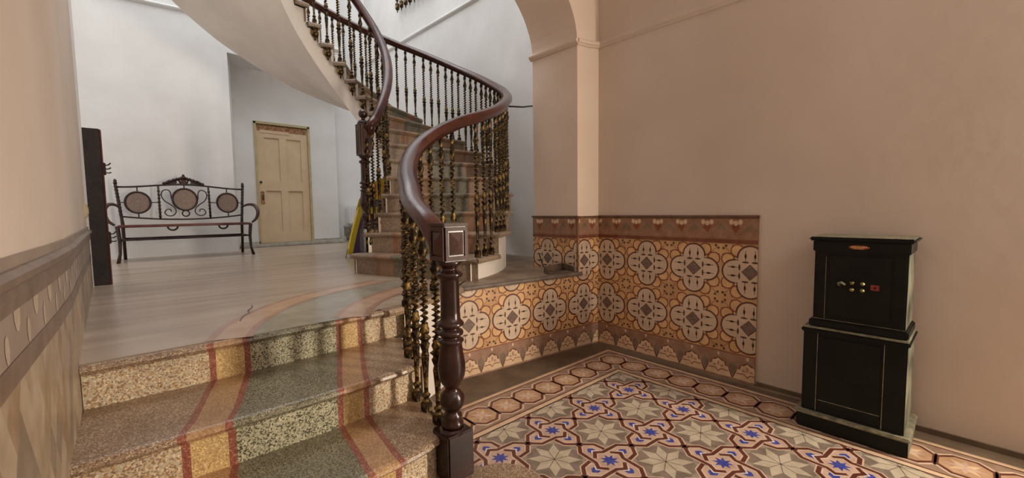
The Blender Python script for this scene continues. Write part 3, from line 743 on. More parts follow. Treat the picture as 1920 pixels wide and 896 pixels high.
for n in range(1, NS+1):
    m = MB()
    I0, O0, I1, O1 = pI(n), pO(n), pI(n+1), pO(n+1)
    if n == 1: I0 = Vector((1.455, 3.86, 0))
    if n == 1: O0 = pO(1)
    ax_ = (O0-I0).normalized(); fr = Vector((ax_.y, -ax_.x, 0))     # towards the foot of the flight
    if fr.dot((I0+O0)/2-(I1+O1)/2) < 0: fr = -fr
    zt_ = zn(n); zl_ = zn(n-1)
    ovI = .03
    def P(t, f, z):
        a = I0.lerp(O0, t); return a+fr*f+Vector((0, 0, z))
    ts = [-.025]+T_[1:-1]+[1.0+.0]
    rows = [(-.03, zl_), (-.03, zt_-.05), (-.012, zt_-.046), (-.008, zt_-.038), (.006, zt_-.03), (.010, zt_-.018), (.004, zt_-.005), (-.012, zt_)]
    bow = .05 if n == 1 else .015
    def fb(t): return bow*math.sin(PI*max(0, min(1, t)))
    grid = []
    tt = []
    ids = []
    for i in range(7):
        k = 3 if i in (0, 3, 6) else 1
        for q in range(k): tt.append(ts[i]+(ts[i+1]-ts[i])*q/k); ids.append(i)
    tt.append(ts[-1])
    for f, z in rows: grid.append([P(t, f+fb(t), z) for t in tt])
    back = [I1.lerp(O1, t)+Vector((0, 0, zt_))+(I1-I0).normalized()*.01 for t in tt]
    grid.append(back)
    for i in range(len(grid)-1):
        for j in range(len(tt)-1):
            m.add([grid[i][j], grid[i][j+1], grid[i+1][j+1], grid[i+1][j]], [(0, 1, 2, 3)], TM[ids[j]])
    # slab ends, shown as rounded returns
    for e, sgn in ((0, -1), (-1, 1)):
        top = [g[e] for g in grid[1:]]
        low = [Vector((g[0], g[1], zt_-.045)) for g in (grid[-1][e],)]
        m.add(top+low, [list(range(len(top)+1))], 's_plain')
        a, b = Vector(grid[7][e]), Vector(grid[8][e])
        bb = Vector((b.x, b.y, zt_))
        m.sweep([a+fr*.012+Vector((0, 0, -.022)), (a+bb)/2+Vector((0, 0, -.022)), bb+Vector((0, 0, -.022))], [(-.022, -.023), (.0, -.026), (.022, -.02), (.028, 0), (.018, .018), (0, .0215), (-.018, .018), (-.028, 0)], 's_plain', smooth=False)
    par(m.build('step', None, fix=False), sp)
# body: soffit, inner and outer faces
m = MB()
def sof_in(n): return max(LZ, zn(n)-.50) if n > 2.2 else LZ
def sof_out(n):
    return interp([(0, LZ), (6.2, LZ), (7.5, 1.3), (9, zn(9)-.34), (10, zn(10)-.30), (12, zn(12)-.30), (14, zn(14)-.37), (16, zn(16)-.38), (20, zn(20)-.36)], n)
SUB = 6
N0 = 1
def dn(k): return N0+k/SUB
tot = (NS+1-N0)*SUB
ri = RI+.012
for k in range(tot):
    a, b = dn(k), dn(k+1); st = int(a+1e-6); zt_ = zn(st)-.045
    ro = interp([(0, RO-.06), (6.5, RO-.06), (7.5, RO), (10, RO), (10.8, RO+.07), (30, RO+.07)], a); ro2 = interp([(0, RO-.06), (6.5, RO-.06), (7.5, RO), (10, RO), (10.8, RO+.07), (30, RO+.07)], b)
    Ia, Ib, Oa, Ob = pI(a, ri), pI(b, ri), pO(a, ro), pO(b, ro2)
    za, zb_, ya_, yb_ = sof_in(a), sof_in(b), sof_out(a), sof_out(b)
    Z = lambda v, z: (v.x, v.y, z)
    m.add([Z(Ia, za), Z(Ib, zb_), Z(Ib, zt_), Z(Ia, zt_)], [(0, 1, 2, 3)], 'plaster_drum', True)
    m.add([Z(Oa, ya_), Z(Ob, yb_), Z(Ob, zt_), Z(Oa, zt_)], [(0, 1, 2, 3)], 'plaster_drum', True)
    # soffit strips
    Q = 8
    for q in range(Q):
        t0, t1 = q/Q, (q+1)/Q
        A, B, C2, D = Z(Ia.lerp(Oa, t0), za+(ya_-za)*t0), Z(Ib.lerp(Ob, t0), zb_+(yb_-zb_)*t0), Z(Ib.lerp(Ob, t1), zb_+(yb_-zb_)*t1), Z(Ia.lerp(Oa, t1), za+(ya_-za)*t1)
        m.add([A, B, C2, D], [(0, 1, 2, 3)], 'plaster_drum', True)
bo = m.build('stair_body', None, fix=False)
bmx = bmesh.new(); bmx.from_mesh(bo.data); bmesh.ops.remove_doubles(bmx, verts=bmx.verts[:], dist=1e-4)
for e in bmx.edges:
    if len(e.link_faces) == 2 and e.calc_face_angle(0) > .7: e.smooth = False
bmesh.ops.recalc_face_normals(bmx, faces=bmx.faces[:]); bmx.to_mesh(bo.data); bmx.free()
par(bo, sp)

# ================================================================ BALUSTER, NEWELS, HANDRAILS
def twist_profile(z0, z1, n):
    return [(0, z0+(z1-z0)*i/n) for i in range(n+1)]
def baluster_mesh(pendant=False):
    mb = MB(); 
    if pendant: mb.lathe([(.001, -.20), (.008, -.185), (.012, -.17), (.010, -.155), (.026, -.148), (.042, -.125), (.046, -.098), (.036, -.072), (.042, -.055), (.026, -.04), (.016, -.02), (.02, 0)], 'brass', 12,
         mod=lambda r, z, a, i: r*(1+.10*math.cos(6*a)) if -.15 < z < -.05 else r)
    mb.bevbox((-.024, -.024, 0), (.024, .024, .05), 'brass', .004)
    mb.lathe([(.019, .05), (.025, .056), (.018, .064), (.014, .074), (.022, .084), (.024, .09), (.016, .098), (.012, .106)], 'brass', 12)
    mb.lathe([(.012, .104), (.0125, .14), (.015, .20), (.019, .26), (.022, .295), (.023, .305), (.018, .31)], 'brass', 24, mod=lambda r, z, a, i: r*(1-.13*(math.cos(8*a) > 0.2)) if .11 < z < .30 else r)
    mb.lathe([(.016, .308), (.022, .315), (.017, .323), (.018, .335), (.023, .355), (.027, .368), (.020, .374), (.018, .385), (.030, .398), (.033, .404), (.024, .410), (.018, .418), (.024, .43), (.026, .445), (.018, .462), (.022, .47), (.016, .48)], 'brass', 16,
             mod=lambda r, z, a, i: r*(1+.14*math.cos(6*a+(z*60))) if .32 < z < .47 else r)
    N = 100; prof = twist_profile(.478, .815, N); seg = 10
    turns = 5.5
    def md(r, z, a, i):
        ph = 2*PI*turns*(z-.478)/.337
        return .0165+.0055*math.cos(2*(a)-2*ph/1.0)
    # twist: offset spiral column
    vs = []; fs = []
    for i, (_, z) in enumerate(prof):
        ph = 2*PI*11*(z-.478)/.337
        for k in range(seg):
            a = 2*PI*k/seg; r = .0150+.0028*math.cos(a-ph)
            vs.append((r*math.cos(a)+.0062*math.cos(ph), r*math.sin(a)+.0062*math.sin(ph), z))
    for i in range(N):
        for k in range(seg): fs.append((i*seg+k, i*seg+(k+1) % seg, (i+1)*seg+(k+1) % seg, (i+1)*seg+k))
    mb.add(vs, fs, 'brass', True)
    mb.lathe([(.016, .812), (.024, .82), (.016, .828), (.019, .84), (.027, .862), (.029, .872), (.019, .884), (.024, .892), (.017, .90), (.015, .93), (.022, .95), (.024, .965), (.017, .975), (.017, 1.0)], 'brass', 14,
             mod=lambda r, z, a, i: r*(1+.10*math.cos(6*a)) if .83 < z < .89 else r)
    return mb
bal_me = baluster_mesh(); bal_pe = baluster_mesh(True)
bal_src = {}
def place_baluster(root, x, y, z0, z1, rz, pend=False):
    if pend not in bal_src:
        o = (bal_pe if pend else bal_me).build('baluster', None, fix=True); bal_src[pend] = o.data
    else:
        o = bpy.data.objects.new('baluster', bal_src[pend]); col.objects.link(o)
    o.parent = root
    o.location = (x-root.location.x, y-root.location.y, z0-root.location.z)
    o.rotation_euler = (0, 0, rz); o.scale = (.84, .84, (z1-z0)); return o

def newel(root, x, y, zb, zt, blk0, blk1, w, wb, ball=False, turned=None):
    """turned newel post. base block zb..turned[0], top block blk0..blk1"""
    m = MB(); c = (x, y)
    m.bevbox((x-wb/2, y-wb/2, zb), (x+wb/2, y+wb/2, turned-.008), 'newel_wood', .006)
    m.lathe([(wb*.5, turned-.03), (wb*.49, turned-.012), (wb*.40, turned)], 'newel_wood', 8, c, smooth=False)
    H = blk0-turned; q = lambda t: turned+H*t
    R = w*.46
    prof = [(.80, 0), (.92, .012), (.90, .03), (.72, .045), (.80, .06), (.78, .075), (.60, .088), (.55, .10), (.80, .115), (1.0, .14), (1.06, .165), (.98, .195), (.72, .22), (.55, .235),
            (.60, .245), (.86, .27), (1.08, .31), (1.16, .35), (1.14, .39), (1.0, .45), (.92, .50), (.95, .515), (1.08, .522), (1.06, .532), (.78, .542), (.74, .55), (1.02, .562), (1.06, .573), (1.0, .585), (.72, .596), (.70, .604), (1.10, .618), (1.12, .628), (1.0, .64), (.84, .652),
            (.80, .70), (.78, .80), (.78, .88), (.80, .895), (1.02, .905), (1.12, .918), (1.02, .932), (.80, .94), (.62, .95), (.66, .96), (.95, .975), (1.12, 1.0)]
    m.lathe([(R*a, q(b)) for a, b in prof], 'newel_wood', 28, c)
    o = m.build('newel_post', None, origin=(x, y, zb)); par(o, root)
    b = MB()
    b.bevbox((x-w/2, y-w/2, blk0), (x+w/2, y+w/2, blk1-.012), 'newel_wood', .005)
    b.bevbox((x-w/2-.006, y-w/2-.006, blk1-.014), (x+w/2+.006, y+w/2+.006, blk1), 'newel_sheen', .004)
    hz = (blk1-.012-blk0); f0 = w*.5
    for k in range(4):           # pyramid cut panels, raised frame
        rot = Matrix.Rotation(k*PI/2, 3, 'Z')
        def tr(px, d, pz): v = rot @ Vector((px, -(f0+d), 0)); return (x+v.x, y+v.y, blk0+pz)
        a, e = w*.30, .018
        z0_, z1_ = e+.008, hz-e-.006
        mt = 'newel_sheen'
        P = [tr(-a, .0015, z0_), tr(a, .0015, z0_), tr(a, .0015, z1_), tr(-a, .0015, z1_), tr(0, .016, z0_+a*1.1), tr(0, .016, z1_-a*1.1)]
        b.add(P, [(0, 1, 4), (1, 2, 5, 4), (2, 3, 5), (3, 0, 4, 5)], mt)
        for (q0, q1, s0_, s1_) in ((-w/2+.003, -a-.006, .004, hz-.004), (a+.006, w/2-.003, .004, hz-.004), (-a-.006, a+.006, .004, z0_-.005), (-a-.006, a+.006, z1_+.005, hz-.004)):
            pts = [tr(q0, 0, s0_), tr(q1, 0, s0_), tr(q1, 0, s1_), tr(q0, 0, s1_), tr(q0, .005, s0_), tr(q1, .005, s0_), tr(q1, .005, s1_), tr(q0, .005, s1_)]
            b.add(pts, [(4, 5, 6, 7), (0, 1, 5, 4), (1, 2, 6, 5), (2, 3, 7, 6), (3, 0, 4, 7)], mt)
    bo_ = b.build('newel_block', None, origin=(x, y, zb)); bo_.location = (0, 0, 0); bo_.parent = o
    if ball:
        f = MB(); z = blk1
        f.lathe([(.055, z-.002), (.058, z+.012), (.045, z+.03), (.02, z+.045), (.016, z+.055), (.022, z+.062), (.036, z+.075), (.043, z+.095), (.042, z+.112), (.03, z+.13), (.012, z+.14), (.001, z+.143)], 'newel_wood', 20, c)
        fo = f.build('finial', None, origin=(x, y, zb)); fo.location = (0, 0, 0); fo.parent = o
    return o

rail_prof = [(1.14*a, 1.08*b) for a, b in [(-.020, -.040), (.020, -.040), (.026, -.026), (.032, -.022), (.034, -.010), (.046, -.004), (.046, .014), (.038, .022), (.036, .028), (.026, .038), (.010, .043), (-.010, .043), (-.026, .038), (-.036, .028), (-.038, .022), (-.046, .014), (-.046, -.004), (-.034, -.010), (-.032, -.022), (-.026, -.026)]]

# ---- outer balustrade
NA = (.922, 1.425)
ob = empty('balustrade', (NA[0], NA[1], R_)); tag(ob, 'outer balustrade with the large dark newel in front and an S curved handrail', 'balustrade')
newel(ob, NA[0], NA[1], R_, 1.235, 1.082, 1.235, .108, .125, turned=.385)
RRail = 1.77
low = [(.905, 1.50, 1.155), (.937, 1.60, 1.225), (.972, 1.80, 1.315), (1.032, 1.95, 1.40), (1.110, 2.12, 1.485), (1.222, 2.30, 1.585), (1.37, 2.465, 1.70), (1.60, 2.605, 1.84), (1.85, 2.69, 1.96)]
HRO = [(0.5, 1.13), (1, 1.11), (2, 1.05), (4, .98), (6, .93), (8, .915), (10, .91), (14, .90), (18, .90)]
upp = []
n = 1.2
while n <= 17.01:
    p = pO(n, RRail+.02); upp.append((p.x, p.y, zn(n)+interp(HRO, n))); n += .5
railA = catmull([(NA[0], NA[1]+.05, 1.13)]+low[1:]+upp, 6)
m = MB(); m.sweep(railA, rail_prof, 'rail_wood'); par(m.build('handrail', None, fix=True), ob)
def rail_z(x, y, rail):
    best = min(rail, key=lambda p: (p.x-x)**2+(p.y-y)**2); return best.z
for i, (x, y) in enumerate([(.920, 1.535), (.940, 1.672), (.963, 1.800)]): place_baluster(ob, x, y, R_*2, rail_z(x, y, railA)-.035, .2)
for (x, y) in [(.990, 1.925), (1.045, 2.04), (1.098, 2.15)]: place_baluster(ob, x, y, R_*3, rail_z(x, y, railA)-.035, .3)
for (x, y) in [(1.165, 2.285), (1.25, 2.395), (1.35, 2.495), (1.43, 2.54), (1.54, 2.595), (1.66, 2.64), (1.78, 2.675)]:
    k = min(railA, key=lambda p: (p.x-x)**2+(p.y-y)**2); place_baluster(ob, x, y, LZ, k.z-.035, .5)
for st in range(1, 17):
    for f in (.20, .52, .84):
        nn_ = st+f
        if nn_ > 16.9: continue
        p = pO(nn_, RRail+.012); place_baluster(ob, p.x, p.y, zn(st), zn(nn_)+interp(HRO, nn_)-.035, ao(nn_))
# ---- inner balustrade
NB = (1.635, 3.975)
ib = empty('balustrade', (NB[0], NB[1], zn(1))); tag(ib, 'inner balustrade with a ball topped dark newel and steeply rising handrail', 'balustrade')
newel(ib, NB[0], NB[1], zn(1), 2.13, 1.83, 2.13, .108, .112, ball=True, turned=1.13)
RB = RI+.045
def rb(n): p = pI(n, RB-.03); return (p.x, p.y, zn(n)+interp([(1.5, .95), (3, .90), (18, .88)], n))
railB = catmull([(NB[0]+.055, NB[1]+.02, 2.02)]+[rb(k*.5) for k in range(5, 29)], 6)
m = MB(); m.sweep(railB, [(a*.9, b*.95) for a, b in rail_prof], 'rail_wood'); par(m.build('handrail', None, fix=True), ib)
for n in range(2, 15):
    for f in ((.45,) if n > 2 else (.3, .8)):
        p = pI(n+f, RI-.012); q = zn(n+f)+.88-.04
        b_ = place_baluster(ib, p.x, p.y, zn(n)-.0, q, 0, pend=True)
# ---- upper gallery balustrade hanging at the stairwell wall
ub = empty('balustrade', (3.46, 6.5, 4.8)); tag(ub, 'upper gallery balusters with pendant tips at the top of the picture', 'balustrade')
for i in range(9):
    place_baluster(ub, 3.49, 6.84-.15*i, 4.93-.012*i, 5.95-.012*i, 0, pend=True)
m = MB(); m.sweep([(3.49, 7.0, 5.98), (3.49, 5.5, 5.87)], rail_prof, 'rail_wood'); par(m.build('handrail', None), ub)
m = MB(); m.box((3.50, 5.5, 5.2), (3.575, 7.1, 5.26), 'plaster_white')
for i in range(9): m.box((3.482, 6.83-.15*i, 5.215), (3.51, 6.85-.15*i, 5.245), 'brass')
par(m.build('bracket_rail', None), ub)
# tie rod
m = MB(); pr = min(railA, key=lambda p: abs(p.x-3.02)+abs(p.y-3.45))
m.tube([(2.95, 3.35, 2.385), (3.30, 3.50, 2.46), (3.565, 3.615, 2.535)], .009, 'iron_dark', 8)
o = m.build('tie_rod', None); o.parent = None; tag(o, 'thin black iron rod from the outer handrail to the white wall', 'rod')

# ================================================================ BENCH
bx = empty('garden_bench', (.45, 7.1, LZ)); tag(bx, 'ornate dark iron bench with three round cane panels against the white wall', 'bench')
def bp(name, mb, root=bx): return par(mb.build(name, None), root)
seat_z = 1.165; yb0 = 7.32; yf0 = 6.88
XL, XR = -.20, 1.10
lean = lambda z: yb0+(z-seat_z)*.14
# rear posts continue as back uprights
for sx, x in ((-1, XL), (1, XR)):
    m = MB(); pts = [(x, yb0+.07, LZ), (x, yb0+.02, .95), (x, yb0, seat_z)]+[(x+.045*sx*(k/6), lean(seat_z+(1.70-seat_z)*k/6), seat_z+(1.70-seat_z)*k/6) for k in range(1, 7)]
    m.tube(pts, [.018, .018, .02]+[.017]*6, 'bench_iron', 10)
    for k in range(9):
        z = 1.30+.045*k; xx = x+.045*sx*((z-seat_z)/(1.70-seat_z)); m.lathe([(.012, z-.012), (.024, z), (.012, z+.012)], 'bench_iron', 10, (xx, lean(z)))
    m.lathe([(.012, 1.69), (.024, 1.705), (.014, 1.72), (.02, 1.735), (.004, 1.76)], 'bench_iron', 10, (x+.045*sx, lean(1.7)))
    bp('rear_leg', m)
    m = MB(); xf = x+.03*sx
    m.tube([(xf+.02*sx, yf0-.04, LZ), (xf, yf0, .82), (xf-.005*sx, yf0+.015, .98), (xf+.01*sx, yf0, seat_z-.01)], [.02, .015, .02, .022], 'bench_iron', 10); bp('front_leg', m)
    m = MB(); ya = lean(1.42)
    pts = catmull([(x+.03*sx, ya, 1.40), (x+.07*sx, 7.18, 1.425), (x+.12*sx, 7.02, 1.41), (x+.145*sx, 6.93, 1.33), (x+.12*sx, 6.90, 1.23), (x+.06*sx, 6.90, seat_z)], 6)
    m.tube(pts, [.012+.012*math.sin(PI*min(1, i/len(pts))) for i in range(len(pts))], 'bench_arm', 10); bp('armrest', m)
def seatp():
    m = MB(); 
    m.bevbox((XL-.05, yf0-.02, seat_z-.03), (XR+.05, yb0, seat_z), 'bench_seat', .012); return m
bp('seat', seatp())
m = MB()
m.tube([(XL+.0, yf0, .985), (XR, yf0, .985)], .012, 'bench_iron'); m.tube([(XL, yb0+.03, .985), (XR, yb0+.03, .985)], .012, 'bench_iron')
for x in (XL, XR): m.tube([(x, yf0, .985), (x, yb0+.03, .985)], .011, 'bench_iron')
bp('stretcher', m)
for x in (.28, .82):
    m = MB(); m.tube([(x+.05*math.cos(t), yf0+.02, seat_z-.03-.045*math.sin(t)) for t in [i*PI/8 for i in range(9)]], .011, 'bench_iron'); bp('seat_bracket', m)
def topz(x): u = (x-.45)/.69; return 1.655+.05*math.cos(u*PI/2)**2
def botz(x): u = (x-.45)/.69; return 1.225+.05*u*u
m = MB(); xs_ = [-.235+1.37*i/24 for i in range(25)]
m.tube([(x, lean(topz(x)), topz(x)) for x in xs_], .012, 'bench_iron'); bp('top_rail', m)
m = MB(); m.tube([(x*.96+.018, lean(1.25), botz(x)) for x in xs_], .011, 'bench_iron'); bp('lower_rail', m)
for x in (.175, .725):
    m = MB(); m.tube([(x, lean(botz(x)), botz(x)), (x, lean(topz(x)), topz(x))], .012, 'bench_iron')
    for k in range(8): z = botz(x)+.04+.048*k; m.lathe([(.010, z-.012), (.02, z), (.010, z+.012)], 'bench_iron', 8, (x, lean(z)))
    bp('upright', m)
for (x, z, r) in ((-.04, 1.455, .125), (.45, 1.50, .135), (.94, 1.455, .125)):
    m = MB(); m.tube([(x+r*math.cos(t), lean(z+1.1*r*math.sin(t)), z+1.1*r*math.sin(t)) for t in [2*PI*i/36 for i in range(36)]], .013, 'bench_iron', 8, closed=True)
    m.tube([(x, lean(z+r), z+r), (x, lean(topz(x)), topz(x))], .008, 'bench_iron', 6); 
    if abs(x-.45) > .1:
        m.tube([(x, lean(z-r), z-r), (x, lean(botz(x)), botz(x))], .008, 'bench_iron', 6)
        m.tube([(x-r, lean(z), z), (x-.195 if x < .45 else .725, lean(z), z)], .007, 'bench_iron', 6); m.tube([(x+r, lean(z), z), (.175 if x < .45 else x+.185, lean(z), z)], .007, 'bench_iron', 6)
    ring = bp('cane_panel', m)
    m = MB()
    for i in range(15):      # woven strips
        o_ = -r*.93+2*r*.93*i/14; hw = math.sqrt(max(0, r*r-o_*o_))
        m.box((x+o_-.0042, 0, -hw), (x+o_+.0042, .003, hw), 'cane')
        m.box((x-hw, .003, o_-.0042), (x+hw, .006, o_+.0042), 'cane')
    m.add([(x+r*math.cos(2*PI*i/28), .008, r*math.sin(2*PI*i/28)) for i in range(28)], [list(range(28))], 'cane')
    m.v = [(a, lean(z+1.1*c)+b-.004, z+1.1*c) for a, b, c in m.v]
    o = m.build('woven_cane', None); o.parent = ring
for sgn in (-1, 1):
    m = MB(); q = lambda x, z: (.45+sgn*x, lean(z), z)
    c1 = catmull([q(.145, 1.50), q(.155, 1.60), (q(.19, 1.63)), q(.235, 1.61), q(.25, 1.55), q(.22, 1.48), q(.15, 1.42), q(.11, 1.37), q(.11, 1.31), q(.15, 1.275), q(.20, 1.28), q(.225, 1.32), q(.20, 1.36), q(.165, 1.36), q(.155, 1.33)], 5)
    m.tube(c1, .007, 'bench_iron', 7); bp('scroll', m)
m = MB(); m.tube([(.45+.04*math.cos(t), lean(1.3), 1.305+.04*math.sin(t)) for t in [2*PI*i/20 for i in range(20)]], .009, 'bench_iron', 7, closed=True); bp('ring', m)
m = MB()      # carved crest
yc = lean(1.74)
def holed(x0, x1, z0, f, y0=yc-.008, y1=yc+.008, n=14):
    for i in range(n):
        a, b = x0+(x1-x0)*i/n, x0+(x1-x0)*(i+1)/n
        m.add([(a, y0, z0), (b, y0, z0), (b, y0, f(b)), (a, y0, f(a)), (a, y1, z0), (b, y1, z0), (b, y1, f(b)), (a, y1, f(a))], [(0, 1, 2, 3), (7, 6, 5, 4), (2, 6, 7, 3), (0, 4, 5, 1), (1, 5, 6, 2), (0, 3, 7, 4)], 'bench_iron')
cf = lambda x: 1.712+.085*max(0, math.cos((x-.45)/.235*PI/2))**.9
holed(.45-.225, .45-.075, 1.70, lambda x: cf(x)-.012); holed(.45+.075, .45+.225, 1.70, lambda x: cf(x)-.012); holed(.45-.03, .45+.03, 1.70, cf)
holed(.45-.075, .45-.03, 1.765, cf); holed(.45+.03, .45+.075, 1.765, cf)
for t in range(13):
    u = -1+2*t/12; x = .45+.21*u; z = 1.715+.075*math.cos(u*PI/2)**1.2
    m.lathe([(.004, z-.022), (.02, z-.012), (.024, z), (.016, z+.016), (.003, z+.024)], 'bench_iron', 8, (x, yc))
m.tube([(.45+.22*u, yc, 1.708) for u in (-1, -.5, 0, .5, 1)], .013, 'bench_iron')
m.lathe([(.01, 1.77), (.034, 1.79), (.03, 1.81), (.012, 1.83), (.018, 1.838), (.003, 1.85)], 'bench_iron', 12, (.45, yc))
for s_ in (-1, 1):
    m.tube([(.45+s_*a, yc, z) for a, z in [(.03, 1.72), (.05, 1.76), (.03, 1.80)]], .012, 'bench_iron', 7)
    m.tube([(.45+s_*(.15+.03*math.cos(t)), yc, 1.735+.022*math.sin(t)) for t in [i*PI/6 for i in range(11)]], .009, 'bench_iron', 7)
bp('crest', m)

# ================================================================ DARK DOOR LEAF at the end of the left wall
m = MB(); x0, x1, y0, y1 = -.338, -.222, 4.78, 4.87
m.bevbox((x0, y0, LZ), (x1-.006, y1, 1.99), 'iron_dark', .004)
m.box((x1-.008, y0+.004, LZ+.002), (x1, y1-.002, 1.985), 'red_rust')
lf = m.build('old_shutter', None, origin=(-.28, 4.82, LZ)); tag(lf, 'tall narrow black shutter standing on the landing at the end of the left wall', 'shutter')
for z in (1.67, 1.10):
    m = MB(); m.bevbox((x1-.002, 4.80, z-.05), (x1+.014, 4.84, z+.05), 'iron_dark', .004)
    for dz in (-.03, .0, .03): m.tube([(x1+.01, 4.82, z+dz), (x1+.03, 4.815, z+dz*1.1), (x1+.045, 4.81, z+dz*1.3+.012)], .005, 'iron_dark', 6)
    o = m.build('latch', None); o.parent = lf; o.matrix_parent_inverse = Matrix.Translation(-Vector(lf.location))
m = MB(); m.bevbox((lwx(4.35)-.002, 4.30, 1.27), (lwx(4.35)+.02, 4.40, 1.37), 'switch', .006); m.box((lwx(4.35)+.02, 4.33, 1.30), (lwx(4.35)+.026, 4.37, 1.345), 'switch')
o = m.build('wall_switch', None); tag(o, 'small beige switch box on the left wall above the faded tiles', 'switch')

# ================================================================ SAFE on its stand
def SX(v): return v
sr = empty('safe_stand', (3.0, .42, 0)); tag(sr, 'black painted pedestal cabinet on the tiled floor carrying the safe', 'cabinet')
m = MB()
m.bevbox((2.815, .185, 0), (3.20, .665, .095), 'safe_black', .008)
m.bevbox((2.806, .176, .085), (3.205, .674, .105), 'safe_worn', .006)
m.bevbox((2.835, .205, .10), (3.19, .645, .57), 'safe_black', .006)
m.box((2.842, .2035, .105), (3.19, .206, .57), 'safe_side')
m.box((2.822, .1835, .004), (3.19, .1855, .09), 'safe_side')
m.bevbox((2.825, .195, .565), (3.20, .655, .588), 'safe_black', .006)
m.bevbox((2.830, .20, .586), (3.19, .65, .598), 'safe_worn', .004)
for y in (.29, .575): m.box((2.8335, y, .11), (2.836, y+.003, .562), 'safe_worn')
par(m.build('cabinet_body', None), sr)
m = MB(); m.bevbox((2.829, .30, .15), (2.84, .57, .55), 'safe_black', .004)
m.box((2.828, .30, .178), (2.8295, .565, .181), 'safe_worn'); par(m.build('cabinet_door', None), sr)
sf = empty('safe', (3.0, .42, .598)); tag(sf, 'small black safe with brass knobs and copper badge on the pedestal cabinet', 'safe')
m = MB()
m.bevbox((2.845, .205, .598), (3.18, .625, .640), 'safe_black', .006)
m.bevbox((2.862, .22, .64), (3.17, .61, 1.092), 'safe_black', .006)
m.bevbox((2.855, .212, 1.03), (3.175, .618, 1.092), 'safe_black', .005)
m.box((2.868, .2185, .645), (3.165, .2205, 1.03), 'safe_side')
m.box((2.8615, .222, .643), (2.863, .607, .646), 'safe_worn'); m.box((2.8615, .555, .65), (2.863, .557, 1.0), 'safe_worn')
par(m.build('safe_body', None), sf)
m = MB(); m.bevbox((2.838, .195, 1.09), (3.195, .635, 1.112), 'safe_black', .008); m.box((2.846, .203, 1.1115), (3.19, .627, 1.1135), 'safe_worn'); par(m.build('safe_top', None), sf)
m = MB(); m.bevbox((2.852, .275, .665), (2.87, .545, 1.015), 'safe_black', .006)
dr = par(m.build('safe_door', None), sf)
def dchild(name, mb):
    o = mb.build(name, None); o.parent = dr; return o
def knob(y, z, r, mat, name='knob'):
    m = MB(); m.lathe([(r*.5, 0), (r*.6, .006), (r, .012), (r, .02), (r*.6, .027), (.001, .03)], mat, 14)
    m.v = [(2.852-c, y+a, z+b) for a, b, c in m.v]; return dchild(name, m)
for y, z in ((.435, .868), (.435, .832), (.392, .868), (.392, .832)): knob(y, z, .012, 'brass_knob')
m = MB(); m.lathe([(.018, 0), (.018, .006), (.008, .012)], 'safe_black', 12); m.v = [(2.852-c, .492+a, .85+b) for a, b, c in m.v]
m.tube([(2.843, .492, .85), (2.828, .492, .862), (2.826, .478, .868), (2.828, .462, .856)], .007, 'safe_worn', 8); dchild('handle', m)
m = MB(); m.bevbox((2.848, .325, .836), (2.853, .36, .866), 'safe_red', .002); m.lathe([(.005, 0), (.005, .007)], 'safe_black', 8)
k0 = len(m.v)-16
for i in range(k0, len(m.v)): a, b, c = m.v[i]; m.v[i] = (2.852-c, .342+a, .851+b)
dchild('keyhole_plate', m)
m = MB(); m.lathe([(1, 0), (1, .003), (.9, .004)], 'badge', 24); m.v = [(2.855-c, .415+a*.045, 1.061+b*.012) for a, b, c in m.v]
for i in range(9):
    y = .415+.031-.0078*i; z = 1.0625-.00*abs(i-4)
    m.box((2.8495, y-.002, z-.0035), (2.8515, y+.002, z+.0035), 'badge_text')
m.box((2.8495, .395, 1.0535), (2.8515, .435, 1.0555), 'badge_text')
par(m.build('badge', None), sf)

# ================================================================ SMALL THINGS
# bent metal tray on the platform
m = MB()
q = [(2.72, 2.62), (2.66, 2.50), (2.93, 2.445), (2.945, 2.60)]
Z0_ = LZ+.003
m.add([(*p, Z0_) for p in q]+[(*p, Z0_+.004) for p in q], [(0, 3, 2, 1), (4, 5, 6, 7), (0, 1, 5, 4), (1, 2, 6, 5), (2, 3, 7, 6), (3, 0, 4, 7)], 'tray_metal')
def wallp(a, b, h0, h1, mt='tray_metal'):
    (xa, ya), (xb, yb) = a, b; dx, dy = yb-ya, -(xb-xa); l = math.hypot(dx, dy); dx, dy = dx/l*.005, dy/l*.005
    m.add([(xa, ya, Z0_), (xb, yb, Z0_), (xb, yb, Z0_+h1), (xa, ya, Z0_+h0), (xa+dx, ya+dy, Z0_), (xb+dx, yb+dy, Z0_), (xb+dx, yb+dy, Z0_+h1), (xa+dx, ya+dy, Z0_+h0)], [(0, 1, 2, 3), (7, 6, 5, 4), (0, 4, 5, 1), (1, 5, 6, 2), (2, 6, 7, 3), (3, 7, 4, 0)], mt)
wallp(q[0], q[1], .055, .03); wallp(q[3], q[0], .07, .055); wallp(q[2], q[3], .05, .07)
m.tube([(2.725, 2.63, Z0_+.05), (2.715, 2.65, Z0_+.10), (2.70, 2.66, Z0_+.165)], .006, 'iron_dark', 6)
o = m.build('metal_tray', None, origin=(2.8, 2.53, LZ)); tag(o, 'bent brown metal tray lying on the platform against the tiled pillar', 'tray')

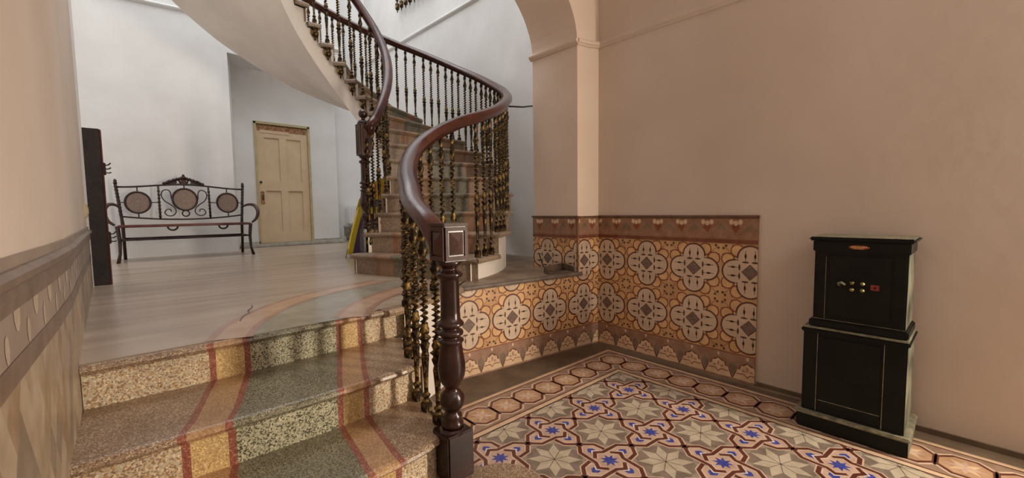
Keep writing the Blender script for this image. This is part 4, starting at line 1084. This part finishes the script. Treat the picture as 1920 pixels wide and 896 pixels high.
# painted A-shaped board behind the spiral stair
ar = empty('painted_board', (2.1, 5.4, LZ)); tag(ar, 'leaning purple and yellow painted board behind the foot of the spiral staircase', 'board')
bt = 0
def bd(pts, y0, y1, mat, m):
    n = len(pts); A = [(x, y0+(z-LZ)*.12, z) for x, z in pts]; B = [(x, y1+(z-LZ)*.12, z) for x, z in pts]
    m.add(A+B, [list(range(n)), [n+i for i in range(n)][::-1]]+[(i, (i+1) % n, n+(i+1) % n, n+i) for i in range(n)], mat)
def pcurve(t):  # left outline of the board from foot to top
    return [(1.955, LZ+.04), (2.02, .98), (2.10, 1.22), (2.18, 1.42), (2.26, 1.56), (2.36, 1.68), (2.48, 1.74)]
lef = pcurve(0)
m = MB()
bd(lef+[(2.9, 1.74), (2.9, LZ+.04)], 5.40, 5.42, 'purple', m)
par(m.build('panel', None), ar)
m = MB()
rim = [(x-.006, z) for x, z in lef[:4]]+[(x+.055, z-.005) for x, z in lef[:4]][::-1]; bd(rim, 5.375, 5.43, 'yellow', m)
par(m.build('edge_strip', None), ar)
m = MB()
bd([(2.10, 1.30), (2.18, 1.43), (2.26, 1.57), (2.36, 1.69), (2.48, 1.75), (2.9, 1.75), (2.9, 1.46), (2.16, 1.46)], 5.385, 5.40, 'yellow', m)
bd([(2.28, 1.50), (2.40, 1.68), (2.50, 1.70), (2.50, 1.50)], 5.378, 5.385, 'orange_paint', m)
bd([(2.14, 1.36), (2.18, 1.445), (2.9, 1.445), (2.9, 1.36)], 5.38, 5.39, 'slate', m)
n_ = 16; bd([(2.36+.13*math.cos(2*PI*i/n_), 1.29+.07*math.sin(2*PI*i/n_)) for i in range(n_)], 5.375, 5.39, 'yellow', m)
bd([(2.40, 1.10), (2.36, 1.0), (2.42, .93), (2.37, .86), (2.46, .82), (2.62, .85), (2.6, 1.15), (2.50, 1.19)], 5.372, 5.39, 'red_paint', m)
par(m.build('picture', None), ar)
for a_, b_ in (((1.955, 5.41, LZ+.1), (1.90, 5.33, LZ+.004)), ((2.0, 5.415, LZ+.06), (2.05, 5.5, LZ+.004)), ((2.85, 5.41, LZ+.06), (2.88, 5.33, LZ+.004))):
    m = MB(); m.tube([a_, b_], .008, 'steel', 8); par(m.build('foot', None), ar)
# white basin and waste pipe on the back wall
m = MB(); m.bevbox((3.03, 8.17, 1.05), (3.42, 8.44, 1.42), 'white_gloss', .03)
o = m.build('wash_basin', None, origin=(3.2, 8.3, 1.05)); tag(o, 'white ceramic basin on the back wall behind the painted board', 'basin')
m = MB(); m.lathe([(.05, .82), (.065, .84), (.065, 1.0), (.075, 1.01), (.075, 1.03), (.05, 1.04)], 'steel', 14, (3.0, 8.25)); m.tube([(3.0, 8.25, .84), (3.02, 8.3, .77), (3.1, 8.43, .76)], .03, 'steel', 10)
o = m.build('waste_trap', None); tag(o, 'grey metal waste trap below the white basin', 'pipe')
